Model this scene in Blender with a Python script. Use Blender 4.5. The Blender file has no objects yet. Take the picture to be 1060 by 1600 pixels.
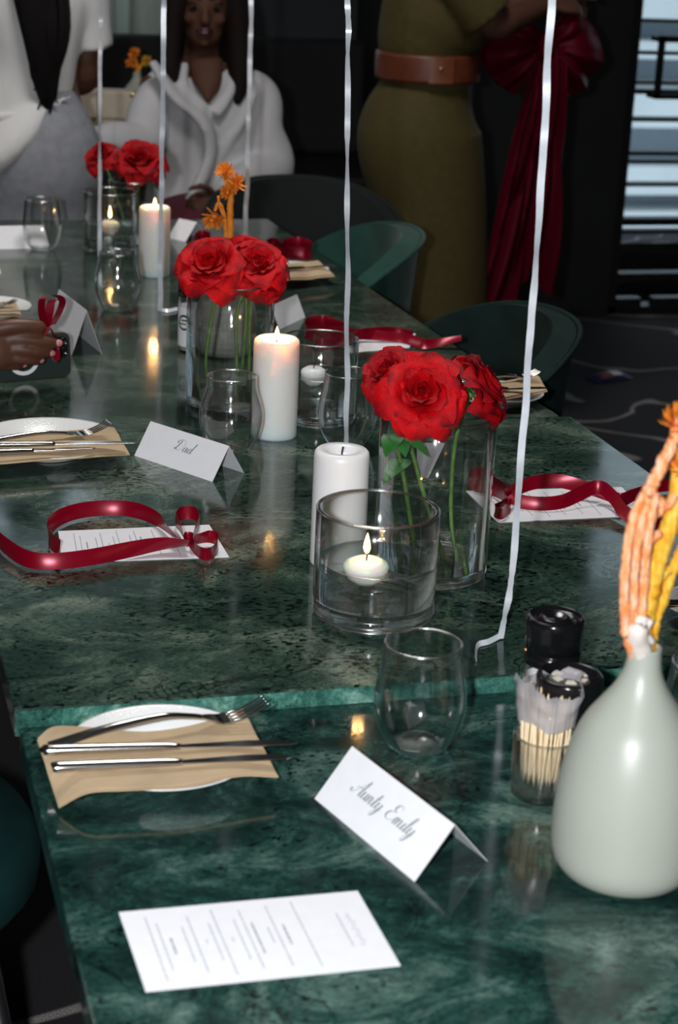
import bpy, bmesh, math, random
from mathutils import Vector, Matrix, noise
V = Vector
rnd = random.Random(11)
S = bpy.context.scene
COL = S.collection
PI = math.pi

# ------------------------------------------------------------------ camera
FPX = 2853.45
CAM = V((0, 0, 1.54))
RIGHT = V((0.963, -0.267, 0.043)).normalized()
FWD = V((0.266, 0.909, -0.322)).normalized()
UP = RIGHT.cross(FWD).normalized()
RIGHT = FWD.cross(UP).normalized()
cd = bpy.data.cameras.new('camera')
cam = bpy.data.objects.new('camera', cd)
COL.objects.link(cam)
m = Matrix.Identity(4)
for i in range(3):
    m[i][0], m[i][1], m[i][2], m[i][3] = RIGHT[i], UP[i], -FWD[i], CAM[i]
cam.matrix_world = m
cd.sensor_fit = 'AUTO'
cd.sensor_width = 36
cd.lens = FPX / 1600 * 36
cd.clip_start = .05
cd.dof.use_dof = True
cd.dof.focus_distance = 2.35
cd.dof.aperture_fstop = 7.5
S.camera = cam

# ------------------------------------------------------------------ world, light, exposure
W = bpy.data.worlds.new('overcast_sky')
S.world = W
W.use_nodes = True
bg = W.node_tree.nodes['Background']
bg.inputs[0].default_value = (.60, .74, .86, 1)
bg.inputs[1].default_value = 1.7
S.view_settings.view_transform = 'Standard'
S.view_settings.look = 'None'
S.view_settings.gamma = 1
S.view_settings.use_curve_mapping = False
S.view_settings.exposure = 0.0
S.cycles.max_bounces = 14
S.cycles.transparent_max_bounces = 40
S.cycles.transmission_bounces = 12
S.cycles.glossy_bounces = 6
S.cycles.sample_clamp_indirect = 4


def lamp(name, kind, loc, power, color=(1, 1, 1), size=.03, aim=None):
    l = bpy.data.lights.new(name, kind)
    l.energy = power
    l.color = color
    o = bpy.data.objects.new(name, l)
    COL.objects.link(o)
    o.location = loc
    if kind == 'AREA':
        l.size = size
    else:
        l.shadow_soft_size = size
    if aim is not None:
        o.rotation_euler = (V(aim) - V(loc)).to_track_quat('-Z', 'Y').to_euler()
    return o


# the photographer's flash, beside the lens of the upright camera
lamp('camera_flash', 'POINT', CAM - RIGHT * .13 + UP * .03 - FWD * .03, 165, (.97, .985, 1.0), .028)
# soft fill lights added under the ceiling, unseen, to brighten people and tables
lamp('ceiling_fill', 'AREA', (.75, 3.3, 3.3), 42, (1, .96, .92), .8, (.75, 3.3, 0))
lamp('ceiling_fill', 'AREA', (-1.9, 5.6, 3.3), 14, (1, .95, .88), .6, (-1.9, 5.6, 0))



# ------------------------------------------------------------------ helpers
def ray(px, py):
    return (FWD * FPX + RIGHT * (px - 530) + UP * (800 - py)).normalized()


def at(px, py, z):
    d = ray(px, py)
    return CAM + d * ((z - CAM.z) / d.z)


def aty(px, py, y):
    d = ray(px, py)
    return CAM + d * (y / d.y)


def pr(p):
    d = V(p) - CAM
    k = d.dot(FWD)
    return 530 + FPX * d.dot(RIGHT) / k, 800 - FPX * d.dot(UP) / k


def scale_at(p):
    """metres per pixel at a world point"""
    return (V(p) - CAM).dot(FWD) / FPX


def mat(name, color, rough=.5, metal=0, **kw):
    mt = bpy.data.materials.new(name)
    mt.use_nodes = True
    b = mt.node_tree.nodes['Principled BSDF']
    b.inputs['Base Color'].default_value = (*color, 1)
    b.inputs['Roughness'].default_value = rough
    b.inputs['Metallic'].default_value = metal
    for k, v in kw.items():
        b.inputs[k.replace('_', ' ')].default_value = v
    return mt


def nodes(mt):
    nt = mt.node_tree
    return nt, nt.nodes, nt.links, nt.nodes['Principled BSDF']


def ramp(nt, stops):
    r = nt.nodes.new('ShaderNodeValToRGB')
    e = r.color_ramp.elements
    while len(e) < len(stops):
        e.new(.5)
    for el, (p, c) in zip(e, stops):
        el.position = p
        el.color = (*c, 1) if len(c) == 3 else c
    return r


def tex(nt, kind, vec, **kw):
    t = nt.nodes.new('ShaderNodeTex' + kind)
    for k, v in kw.items():
        t.inputs[k].default_value = v
    if vec is not None:
        nt.links.new(vec, t.inputs['Vector'])
    return t


def vary(mt, scale, amount, detail=4, bump=0, bscale=None, stretch=(1, 1, 1)):
    """soft colour variation plus optional relief"""
    nt, N, L, b = nodes(mt)
    tc = N.new('ShaderNodeTexCoord')
    mp = N.new('ShaderNodeMapping')
    mp.inputs['Scale'].default_value = stretch
    L.new(tc.outputs['Object'], mp.inputs[0])
    n = tex(nt, 'Noise', mp.outputs[0], Scale=scale, Detail=detail)
    c = b.inputs['Base Color'].default_value[:3]
    r = ramp(nt, [(.3, [x * (1 - amount) for x in c]), (.7, [min(1, x * (1 + amount)) for x in c])])
    L.new(n.outputs[0], r.inputs[0])
    L.new(r.outputs[0], b.inputs['Base Color'])
    if bump:
        n2 = tex(nt, 'Noise', mp.outputs[0], Scale=bscale or scale * 3, Detail=3)
        bp = N.new('ShaderNodeBump')
        bp.inputs['Strength'].default_value = bump
        bp.inputs['Distance'].default_value = .002
        L.new(n2.outputs[0], bp.inputs['Height'])
        L.new(bp.outputs[0], b.inputs['Normal'])
    return mt


def mk(name, vf, mt=None, parent=None, smooth=True, label=None, mods=()):
    v, f = vf
    me = bpy.data.meshes.new(name)
    me.from_pydata([tuple(x) for x in v], [], f)
    me.validate()
    if smooth:
        me.shade_smooth()
    if mt:
        me.materials.append(mt)
    o = bpy.data.objects.new(name, me)
    COL.objects.link(o)
    if parent:
        o.parent = parent
    if label:
        o['label'] = label
    for k, kw in mods:
        md = o.modifiers.new(k.lower(), k)
        for a, b_ in kw.items():
            setattr(md, a, b_)
        if k == 'SOLIDIFY' and smooth:
            o.modifiers.new('edge_split', 'EDGE_SPLIT').split_angle = 1.0
    return o


BEV = lambda w=.002, s=2: ('BEVEL', dict(width=w, segments=s, limit_method='ANGLE', angle_limit=.6))
SOL = lambda t=.0006: ('SOLIDIFY', dict(thickness=t, offset=0))
SUB = lambda n=1: ('SUBSURF', dict(levels=n, render_levels=n))
WELD = lambda vx=.008: ('REMESH', dict(mode='VOXEL', voxel_size=vx, use_smooth_shade=True))
SMO = lambda n=4: ('SMOOTH', dict(factor=.5, iterations=n))


def thing(name, label, cat, loc=(0, 0, 0), rz=0, group=None):
    o = bpy.data.objects.new(name, None)
    o.empty_display_size = .05
    COL.objects.link(o)
    o.location = loc
    o.rotation_euler = (0, 0, rz)
    o['label'] = label
    o['category'] = cat
    if group:
        o['group'] = group
    return o


def tag(o, label, cat, group=None):
    o['label'] = label
    o['category'] = cat
    if group:
        o['group'] = group
    return o


def struct(o):
    o['kind'] = 'structure'
    return o


def join(*ms):
    v, f = [], []
    for a, b in ms:
        k = len(v)
        v += [V(x) for x in a]
        f += [tuple(i + k for i in q) for q in b]
    return v, f


def xf(vf, M):
    return [M @ V(x) for x in vf[0]], vf[1]


def mv(vf, d):
    d = V(d)
    return [V(x) + d for x in vf[0]], vf[1]


def box(x0, x1, y0, y1, z0, z1):
    v = [(x, y, z) for z in (z0, z1) for y in (y0, y1) for x in (x0, x1)]
    return [V(x) for x in v], [(0, 2, 3, 1), (4, 5, 7, 6), (0, 1, 5, 4), (2, 6, 7, 3), (0, 4, 6, 2), (1, 3, 7, 5)]


def prism(poly, z0, z1):
    n = len(poly)
    v = [V((p[0], p[1], z0)) for p in poly] + [V((p[0], p[1], z1)) for p in poly]
    f = [tuple(reversed(range(n))), tuple(range(n, 2 * n))]
    f += [(i, (i + 1) % n, n + (i + 1) % n, n + i) for i in range(n)]
    return v, f


def lathe(prof, n=48):
    v, f, rows = [], [], []
    for r, z in prof:
        if abs(r) < 1e-6:
            rows.append([len(v)])
            v.append(V((0, 0, z)))
        else:
            rows.append(list(range(len(v), len(v) + n)))
            v += [V((r * math.cos(2 * PI * k / n), r * math.sin(2 * PI * k / n), z)) for k in range(n)]
    for a, b in zip(rows, rows[1:]):
        for k in range(n):
            k2 = (k + 1) % n
            if len(a) == 1 and len(b) == 1:
                continue
            if len(a) == 1:
                f.append((a[0], b[k2], b[k]))
            elif len(b) == 1:
                f.append((a[k], a[k2], b[0]))
            else:
                f.append((a[k], a[k2], b[k2], b[k]))
    return v, f


def cat(pts, n=6):
    """Catmull-Rom through points (any dimension)"""
    P = [V(p) for p in pts]
    if len(P) < 3:
        return [P[0].lerp(P[-1], k / n) for k in range(n + 1)]
    P = [P[0] * 2 - P[1]] + P + [P[-1] * 2 - P[-2]]
    out = []
    for i in range(1, len(P) - 2):
        for k in range(n):
            t = k / n
            a, b, c, d = P[i - 1], P[i], P[i + 1], P[i + 2]
            out.append(.5 * (2 * b + (c - a) * t + (2 * a - 5 * b + 4 * c - d) * t * t + (3 * b - a - 3 * c + d) * t ** 3))
    out.append(P[-2])
    return out


def tube(pts, rad, n=10, ref=None, cap=True):
    """rad: number, or per-point numbers / (a, b) pairs; a lies along ref x tangent, b along the other axis"""
    P = [V(p) for p in pts]
    v, f = [], []
    up = V(ref) if ref else None
    prev = None
    for i, p in enumerate(P):
        t = (P[min(i + 1, len(P) - 1)] - P[max(i - 1, 0)])
        t = t.normalized() if t.length > 1e-9 else V((0, 0, 1))
        if up is not None:
            a = t.cross(up)
            a = a.normalized() if a.length > 1e-4 else (prev or V((1, 0, 0)))
        else:
            if prev is None:
                a = t.cross(V((0, 0, 1)) if abs(t.z) < .9 else V((1, 0, 0))).normalized()
            else:
                a = (prev - t * prev.dot(t)).normalized()
        prev = a
        b = a.cross(t).normalized()
        r = rad[i] if isinstance(rad, (list, tuple)) else rad
        ra, rb = r if isinstance(r, (list, tuple)) else (r, r)
        v += [p + a * (ra * math.cos(2 * PI * k / n)) + b * (rb * math.sin(2 * PI * k / n)) for k in range(n)]
    for i in range(len(P) - 1):
        for k in range(n):
            f.append((i * n + k, i * n + (k + 1) % n, (i + 1) * n + (k + 1) % n, (i + 1) * n + k))
    if cap:
        f.append(tuple(reversed(range(n))))
        f.append(tuple(range((len(P) - 1) * n, len(P) * n)))
    return v, f


def stube(pts, rad, k=5, n=12, ref=None):
    """smooth tube: points and radii both splined"""
    q = []
    for i, p in enumerate(pts):
        r = rad[i] if isinstance(rad, (list, tuple)) else rad
        r = r if isinstance(r, (list, tuple)) else (r, r)
        q.append((V(p), V((r[0], r[1], 0))))
    P = cat([a for a, _ in q], k)
    Rr = cat([b for _, b in q], k)
    return tube(P, [(max(r.x, 1e-4), max(r.y, 1e-4)) for r in Rr], n, ref)


def ball(c, r, n=16, m=10):
    r = r if isinstance(r, (tuple, list)) else (r, r, r)
    pr_ = [(math.sin(PI * k / m), -math.cos(PI * k / m)) for k in range(m + 1)]
    pr_[0], pr_[-1] = (0, -1), (0, 1)
    v, f = lathe(pr_, n)
    return [V((c[0] + p.x * r[0], c[1] + p.y * r[1], c[2] + p.z * r[2])) for p in v], f


def grid(fn, nu, nv):
    v = [V(fn(i / nu, j / nv)) for j in range(nv + 1) for i in range(nu + 1)]
    f = [(j * (nu + 1) + i, j * (nu + 1) + i + 1, (j + 1) * (nu + 1) + i + 1, (j + 1) * (nu + 1) + i)
         for j in range(nv) for i in range(nu)]
    return v, f


def strip(a, b):
    """ribbon surface between two point rows"""
    n = len(a)
    return [V(p) for p in a] + [V(p) for p in b], [(i, i + 1, n + i + 1, n + i) for i in range(n - 1)]


# ------------------------------------------------------------------ materials
def marble(name, dark, mid, light, vein_w, fleck, big, seed):
    mt = mat(name, mid, .14)
    nt, N, L, b = nodes(mt)
    tc = N.new('ShaderNodeTexCoord')
    mp = N.new('ShaderNodeMapping')
    mp.inputs['Location'].default_value = (seed * 3.1, seed * 1.7, 0)
    mp.inputs['Rotation'].default_value = (0, 0, .5 + seed)
    mp.inputs['Scale'].default_value = (1, 1.45, 1)
    L.new(tc.outputs['Object'], mp.inputs[0])
    base = tex(nt, 'Noise', mp.outputs[0], Scale=big, Detail=14, Roughness=.74, Distortion=.7)
    r1 = ramp(nt, [(.36, dark), (.46, [(a * .6 + c * .4) for a, c in zip(dark, mid)]), (.53, mid), (.68, light)])
    L.new(base.outputs[0], r1.inputs[0])
    # thin dark veins
    w = tex(nt, 'Noise', mp.outputs[0], Scale=big * .8, Detail=5, Roughness=.55, Distortion=1.8)
    ab = N.new('ShaderNodeMath'); ab.operation = 'SUBTRACT'; ab.inputs[1].default_value = .5
    L.new(w.outputs[0], ab.inputs[0])
    ab2 = N.new('ShaderNodeMath'); ab2.operation = 'ABSOLUTE'
    L.new(ab.outputs[0], ab2.inputs[0])
    r2 = ramp(nt, [(0, (.9, .9, .9)), (vein_w, (0, 0, 0))])
    L.new(ab2.outputs[0], r2.inputs[0])
    mask = tex(nt, 'Noise', mp.outputs[0], Scale=big * .9, Detail=3)
    rm = ramp(nt, [(.45, (0, 0, 0)), (.62, (1, 1, 1))])
    L.new(mask.outputs[0], rm.inputs[0])
    mu = N.new('ShaderNodeMath'); mu.operation = 'MULTIPLY'
    L.new(r2.outputs[0], mu.inputs[0]); L.new(rm.outputs[0], mu.inputs[1])
    mx = N.new('ShaderNodeMixRGB')
    mx.inputs[2].default_value = (.003, .008, .007, 1)
    L.new(mu.outputs[0], mx.inputs[0]); L.new(r1.outputs[0], mx.inputs[1])
    # small black flecks
    fl = tex(nt, 'Noise', mp.outputs[0], Scale=110, Detail=4, Roughness=.65)
    fm = tex(nt, 'Noise', mp.outputs[0], Scale=7, Detail=3)
    fa = N.new('ShaderNodeMath'); fa.operation = 'MULTIPLY_ADD'
    fa.inputs[1].default_value = .32
    L.new(fm.outputs[0], fa.inputs[0]); L.new(fl.outputs[0], fa.inputs[2])
    rf = ramp(nt, [(.90, (0, 0, 0)), (.96, (1, 1, 1))])
    fs = N.new('ShaderNodeMath'); fs.operation = 'ADD'; fs.inputs[1].default_value = fleck
    L.new(fa.outputs[0], fs.inputs[0]); L.new(fs.outputs[0], rf.inputs[0])
    mx2 = N.new('ShaderNodeMixRGB')
    mx2.inputs[2].default_value = (.002, .005, .005, 1)
    L.new(rf.outputs[0], mx2.inputs[0]); L.new(mx.outputs[0], mx2.inputs[1])
    # fine grain
    g = tex(nt, 'Noise', mp.outputs[0], Scale=160, Detail=6, Roughness=.75)
    rg = ramp(nt, [(.3, (.40, .40, .40)), (.7, (1.55, 1.55, 1.55))])
    L.new(g.outputs[0], rg.inputs[0])
    mm = N.new('ShaderNodeMixRGB'); mm.blend_type = 'MULTIPLY'; mm.inputs[0].default_value = 1
    L.new(mx2.outputs[0], mm.inputs[1]); L.new(rg.outputs[0], mm.inputs[2])
    L.new(mm.outputs[0], b.inputs['Base Color'])
    ro = tex(nt, 'Noise', mp.outputs[0], Scale=5, Detail=5)
    rr = ramp(nt, [(.35, (.07, .07, .07)), (.7, (.16, .16, .16))])
    L.new(ro.outputs[0], rr.inputs[0])
    L.new(rr.outputs[0], b.inputs['Roughness'])
    return mt


def glass_mat(name, tint=(.98, .99, .985), refl=1.0, edge=.55, rough=.0, solid=0):
    """thin clear glass: see-through, Fresnel gloss, slightly dark where the wall is seen edge-on"""
    mt = bpy.data.materials.new(name)
    mt.use_nodes = True
    nt = mt.node_tree
    N, L = nt.nodes, nt.links
    N.clear()
    out = N.new('ShaderNodeOutputMaterial')
    tr = N.new('ShaderNodeBsdfTransparent')
    gl = N.new('ShaderNodeBsdfGlossy')
    gl.inputs['Roughness'].default_value = rough
    lw = N.new('ShaderNodeLayerWeight')
    lw.inputs[0].default_value = .5
    r = ramp(nt, [(.0, tint), (.80, tint), (1.0, [c * edge for c in tint])])
    L.new(lw.outputs['Facing'], r.inputs[0])
    L.new(r.outputs[0], tr.inputs[0])
    # Schlick reflectance, the same from both sides of the wall
    pw = N.new('ShaderNodeMath'); pw.operation = 'POWER'; pw.inputs[1].default_value = 5
    L.new(lw.outputs['Facing'], pw.inputs[0])
    mu = N.new('ShaderNodeMath'); mu.operation = 'MULTIPLY_ADD'
    mu.inputs[1].default_value = .8 * refl
    mu.inputs[2].default_value = .045 * refl
    mu.use_clamp = True
    L.new(pw.outputs[0], mu.inputs[0])
    mx = N.new('ShaderNodeMixShader')
    L.new(mu.outputs[0], mx.inputs[0])
    L.new(tr.outputs[0], mx.inputs[1])
    L.new(gl.outputs[0], mx.inputs[2])
    if solid:  # closed walls: the rounding edges refract like solid glass
        gb = N.new('ShaderNodeBsdfGlass')
        gb.inputs['IOR'].default_value = 1.5
        gb.inputs['Roughness'].default_value = 0
        gb.inputs['Color'].default_value = (*tint, 1)
        re = ramp(nt, [(.35, (.0,) * 3), (.62, (.30 * solid,) * 3), (.85, (solid,) * 3)])
        L.new(lw.outputs['Facing'], re.inputs[0])
        m2 = N.new('ShaderNodeMixShader')
        L.new(re.outputs[0], m2.inputs[0])
        L.new(mx.outputs[0], m2.inputs[1])
        L.new(gb.outputs[0], m2.inputs[2])
        mx = m2
    L.new(mx.outputs[0], out.inputs[0])
    return mt


def liquid_mat(name, tint, mixr, ior=1.33, wave=0):
    """refracting liquid or thick glass, partly see-through so that light reaches what lies in it"""
    mt = bpy.data.materials.new(name)
    mt.use_nodes = True
    nt = mt.node_tree
    N, L = nt.nodes, nt.links
    N.clear()
    out = N.new('ShaderNodeOutputMaterial')
    tr = N.new('ShaderNodeBsdfTransparent')
    tr.inputs[0].default_value = (*tint, 1)
    gl = N.new('ShaderNodeBsdfGlass')
    gl.inputs['IOR'].default_value = ior
    gl.inputs['Roughness'].default_value = .0
    gl.inputs['Color'].default_value = (*tint, 1)
    mx = N.new('ShaderNodeMixShader')
    mx.inputs[0].default_value = mixr
    if wave:
        tc = N.new('ShaderNodeTexCoord')
        mp = N.new('ShaderNodeMapping'); mp.inputs['Scale'].default_value = (9, 9, 90)
        L.new(tc.outputs['Object'], mp.inputs[0])
        nz = tex(nt, 'Noise', mp.outputs[0], Scale=2.2, Detail=2)
        bp = N.new('ShaderNodeBump'); bp.inputs['Strength'].default_value = wave; bp.inputs['Distance'].default_value = .004
        L.new(nz.outputs[0], bp.inputs['Height']); L.new(bp.outputs[0], gl.inputs['Normal'])
    L.new(tr.outputs[0], mx.inputs[1])
    L.new(gl.outputs[0], mx.inputs[2])
    L.new(mx.outputs[0], out.inputs[0])
    return mt


def emit_mat(name, color, strength):
    mt = bpy.data.materials.new(name)
    mt.use_nodes = True
    nt = mt.node_tree
    nt.nodes.clear()
    out = nt.nodes.new('ShaderNodeOutputMaterial')
    e = nt.nodes.new('ShaderNodeEmission')
    e.inputs[0].default_value = (*color, 1)
    e.inputs[1].default_value = strength
    nt.links.new(e.outputs[0], out.inputs[0])
    return mt


MARBLE_NEAR = marble('green_marble_near', (.003, .013, .011), (.019, .060, .050), (.125, .205, .172), .020, .135, 8.5, 1)
MARBLE_MID = marble('green_marble_mid', (.011, .027, .021), (.042, .080, .060), (.19, .235, .175), .012, .185, 5.0, 2)
MARBLE_FAR = marble('green_marble_far', (.014, .028, .022), (.040, .066, .050), (.13, .165, .125), .012, .155, 5.0, 3)
BLACK = mat('black_metal', (.008, .008, .009), .45)
WALLM = vary(mat('dark_wall_paint', (.004, .005, .006), .85), 3, .3)
WALLP = vary(mat('charcoal_panel', (.022, .030, .036), .6), 3, .25)
CEILM = mat('dark_ceiling', (.03, .03, .032), .9)
MARBLE_EDGE = marble('pale_marble_edge', (.014, .055, .045), (.05, .17, .135), (.22, .40, .33), .012, .03, 14.0, 4)
PAPER = vary(mat('white_card', (.80, .81, .85), .6), 60, .02)
INK = mat('grey_ink', (.20, .22, .26), .7)
INKL = mat('pale_grey_ink', (.36, .38, .43), .7)
KRAFT = vary(mat('tan_paper_napkin', (.50, .37, .23), .85), 25, .12, 5, .25, 300)
CHINA = mat('white_china', (.80, .81, .81), .18)
STEEL = mat('polished_steel', (.60, .585, .57), .13, 1)
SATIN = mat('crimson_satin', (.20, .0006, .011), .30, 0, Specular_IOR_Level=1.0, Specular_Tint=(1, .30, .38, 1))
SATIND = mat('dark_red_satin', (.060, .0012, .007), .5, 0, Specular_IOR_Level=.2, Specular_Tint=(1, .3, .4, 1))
FOIL = vary(mat('silver_white_curling_ribbon', (.70, .74, .80), .28, .15), 40, .12)
WAX = mat('white_wax', (.86, .86, .87), .38, 0, Subsurface_Weight=.6, Subsurface_Radius=(.012, .007, .004), Subsurface_Scale=.9)
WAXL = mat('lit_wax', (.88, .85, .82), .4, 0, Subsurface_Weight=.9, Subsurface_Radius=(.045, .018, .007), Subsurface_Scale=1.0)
WICK = mat('wick', (.02, .016, .012), .9)
FLAME = emit_mat('flame', (1.0, .62, .22), 9)
FLAMEC = emit_mat('flame_core', (1.0, .86, .55), 16)
GLASS = glass_mat('clear_glass', (.985, .99, .99), 1.9, .75, .07, .75)
RIMG = glass_mat('glass_rim', (.95, .97, .97), 9, .8, .22)
GLASSV = glass_mat('clear_vase_glass', (.985, .992, .99), 1.9, .7, .06, .8)
THICK = liquid_mat('thick_glass', (.96, .985, .98), .62, 1.5, .4)
WATER = glass_mat('water', (.955, .985, .98), 1.5, .8, .03)
SAGE = vary(mat('sage_ceramic', (.36, .385, .335), .38), 5, .03)
GRAYVASE = vary(mat('brushed_grey_ceramic', (.34, .34, .31), .4), 10, .25, 4, .25, 60, (1, 1, 14))
PLASTIC = mat('glossy_black_plastic', (.006, .006, .007), .16)
WOOD = vary(mat('birch_toothpick', (.92, .72, .48), .6), 60, .15, 3)
WRAP = glass_mat('clear_cellophane', (.9, .9, .92), 2.2, .45, .15)
nt_ = WRAP.node_tree
df_ = nt_.nodes.new('ShaderNodeBsdfTranslucent'); df_.inputs[0].default_value = (.75, .73, .76, 1)
d2_ = nt_.nodes.new('ShaderNodeBsdfDiffuse'); d2_.inputs[0].default_value = (.75, .73, .76, 1)
a_ = nt_.nodes.new('ShaderNodeMixShader'); a_.inputs[0].default_value = .65
nt_.links.new(df_.outputs[0], a_.inputs[1]); nt_.links.new(d2_.outputs[0], a_.inputs[2])
b_ = nt_.nodes.new('ShaderNodeMixShader'); b_.inputs[0].default_value = .36
o_ = [n for n in nt_.nodes if n.type == 'OUTPUT_MATERIAL'][0]
nt_.links.new(o_.inputs[0].links[0].from_socket, b_.inputs[1]); nt_.links.new(a_.outputs[0], b_.inputs[2])
nt_.links.new(b_.outputs[0], o_.inputs[0])
STEM = vary(mat('rose_stem_green', (.10, .20, .04), .5), 70, .35)
LEAF = vary(mat('leaf_green', (.03, .17, .03), .45), 40, .3)
def petal_mat(name, base, mid, tip):
    mt = mat(name, mid, .55, 0, Specular_IOR_Level=.22)
    nt, N, L, b = nodes(mt)
    tc = N.new('ShaderNodeTexCoord')
    sp = N.new('ShaderNodeSeparateXYZ')
    L.new(tc.outputs['Generated'], sp.inputs[0])
    r = ramp(nt, [(.0, base), (.35, mid), (.90, mid), (.99, tip)])
    L.new(sp.outputs[2], r.inputs[0])
    n = tex(nt, 'Noise', tc.outputs['Object'], Scale=3.5, Detail=4)
    rg = ramp(nt, [(.3, (.62, .62, .62)), (.7, (1.2, 1.2, 1.2))])
    L.new(n.outputs[0], rg.inputs[0])
    mm = N.new('ShaderNodeMixRGB'); mm.blend_type = 'MULTIPLY'; mm.inputs[0].default_value = 1
    L.new(r.outputs[0], mm.inputs[1]); L.new(rg.outputs[0], mm.inputs[2])
    L.new(mm.outputs[0], b.inputs['Base Color'])
    mp = N.new('ShaderNodeMapping'); mp.inputs['Scale'].default_value = (16, 16, 1.2)
    L.new(tc.outputs['Object'], mp.inputs[0])
    n2 = tex(nt, 'Noise', mp.outputs[0], Scale=2.2, Detail=3)
    bp = N.new('ShaderNodeBump'); bp.inputs['Strength'].default_value = .3; bp.inputs['Distance'].default_value = .02
    L.new(n2.outputs[0], bp.inputs['Height']); L.new(bp.outputs[0], b.inputs['Normal'])
    return mt


ROSE = petal_mat('red_rose_petal', (.50, .006, .003), (.58, .0015, .006), (.15, .001, .008))
ROSED = petal_mat('deep_red_rose_petal', (.38, .004, .003), (.40, .001, .006), (.09, .001, .007))
ORANGE = vary(mat('orange_dried_flower', (.90, .27, .02), .7), 60, .25)
def dried_mat(name, c1, c2, c3):
    mt = mat(name, c1, .8)
    nt, N, L, b = nodes(mt)
    tc = N.new('ShaderNodeTexCoord')
    mp = N.new('ShaderNodeMapping'); mp.inputs['Scale'].default_value = (1, 1, .35)
    L.new(tc.outputs['Object'], mp.inputs[0])
    n = tex(nt, 'Noise', mp.outputs[0], Scale=190, Detail=5, Roughness=.65)
    r = ramp(nt, [(.34, c1), (.5, c2), (.64, c3)])
    L.new(n.outputs[0], r.inputs[0]); L.new(r.outputs[0], b.inputs['Base Color'])
    n2 = tex(nt, 'Noise', mp.outputs[0], Scale=260, Detail=4)
    bp = N.new('ShaderNodeBump'); bp.inputs['Strength'].default_value = .9; bp.inputs['Distance'].default_value = .003
    L.new(n2.outputs[0], bp.inputs['Height']); L.new(bp.outputs[0], b.inputs['Normal'])
    return mt


PEACH = dried_mat('salmon_dried_stem', (.85, .20, .03), (.88, .36, .16), (.86, .55, .40))
YELLOW = dried_mat('yellow_dried_stem', (.75, .24, .01), (.72, .38, .015), (.80, .55, .10))
HUSK = vary(mat('pale_husk', (.68, .61, .56), .8), 50, .2, 4, .5, 90)
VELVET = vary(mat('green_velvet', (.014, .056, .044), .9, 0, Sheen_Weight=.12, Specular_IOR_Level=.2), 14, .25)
VELVETS = vary(mat('shaded_green_velvet', (.006, .018, .0155), .9, 0, Specular_IOR_Level=.2), 14, .25)  # same green velvet, its shade put into a darker colour
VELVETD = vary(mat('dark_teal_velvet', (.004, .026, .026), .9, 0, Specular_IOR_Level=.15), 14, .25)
SKIN = mat('dark_brown_skin', (.11, .042, .024), .5, 0, Subsurface_Weight=.08, Subsurface_Radius=(.012, .006, .004))
SKIND = mat('deep_brown_skin', (.085, .036, .022), .68, 0, Specular_IOR_Level=.25)
NAIL = mat('pink_nail', (.62, .25, .25), .25)
HAIR = vary(mat('black_hair', (.004, .003, .003), .7, 0, Specular_IOR_Level=.15), 120, .5, 3, .5, 220, (6, 6, .4))
HAIRB = vary(mat('dark_brown_hair', (.009, .005, .004), .7, 0, Specular_IOR_Level=.15), 120, .5, 3, .5, 220, (6, 6, .4))
TEE = vary(mat('white_cotton', (.66, .66, .66), .9), 6, .06, 3, .5, 28)
BLOUSE = vary(mat('white_crepe', (.52, .52, .54), .85), 6, .06, 3, .6, 24)
SKIRTG = vary(mat('grey_jersey', (.25, .26, .29), .95), 40, .12, 3, .25, 200)
OLIVE = vary(mat('olive_crepe', (.058, .043, .007), .85), 60, .12, 3, .4, 20)
BROWN = vary(mat('tan_leather', (.12, .028, .011), .45), 30, .15)
MAROON = vary(mat('maroon_cloth', (.075, .004, .018), .8), 14, .2)
CREAM = vary(mat('cream_leather', (.55, .47, .37), .5), 30, .06)
GOLD = mat('pale_gold', (.75, .6, .35), .25, 1)
CURTM = mat('sheer_curtain', (.55, .57, .52), .9, 0)


# ------------------------------------------------------------------ setting: floor, walls, windows
fm = mat('patterned_carpet', (.014, .014, .017), .95)
nt, N, L, b = nodes(fm)
tc = N.new('ShaderNodeTexCoord')
n1 = tex(nt, 'Noise', tc.outputs['Object'], Scale=1.1, Detail=2.5, Roughness=.45, Distortion=.6)
ab = N.new('ShaderNodeMath'); ab.operation = 'MULTIPLY'; ab.inputs[1].default_value = 7
L.new(n1.outputs[0], ab.inputs[0])
fr = N.new('ShaderNodeMath'); fr.operation = 'FRACT'
L.new(ab.outputs[0], fr.inputs[0])
rp = ramp(nt, [(.0, (.013, .012, .015)), (.44, (.013, .012, .015)), (.47, (.27, .25, .24)), (.53, (.27, .25, .24)),
               (.56, (.013, .012, .015))])
L.new(fr.outputs[0], rp.inputs[0])
g = tex(nt, 'Noise', tc.outputs['Object'], Scale=350, Detail=2)
rg = ramp(nt, [(.3, (.5, .5, .5)), (.7, (1.4, 1.4, 1.4))])
L.new(g.outputs[0], rg.inputs[0])
mm = N.new('ShaderNodeMixRGB'); mm.blend_type = 'MULTIPLY'; mm.inputs[0].default_value = 1
L.new(rp.outputs[0], mm.inputs[1]); L.new(rg.outputs[0], mm.inputs[2])
L.new(mm.outputs[0], b.inputs['Base Color'])

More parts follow.
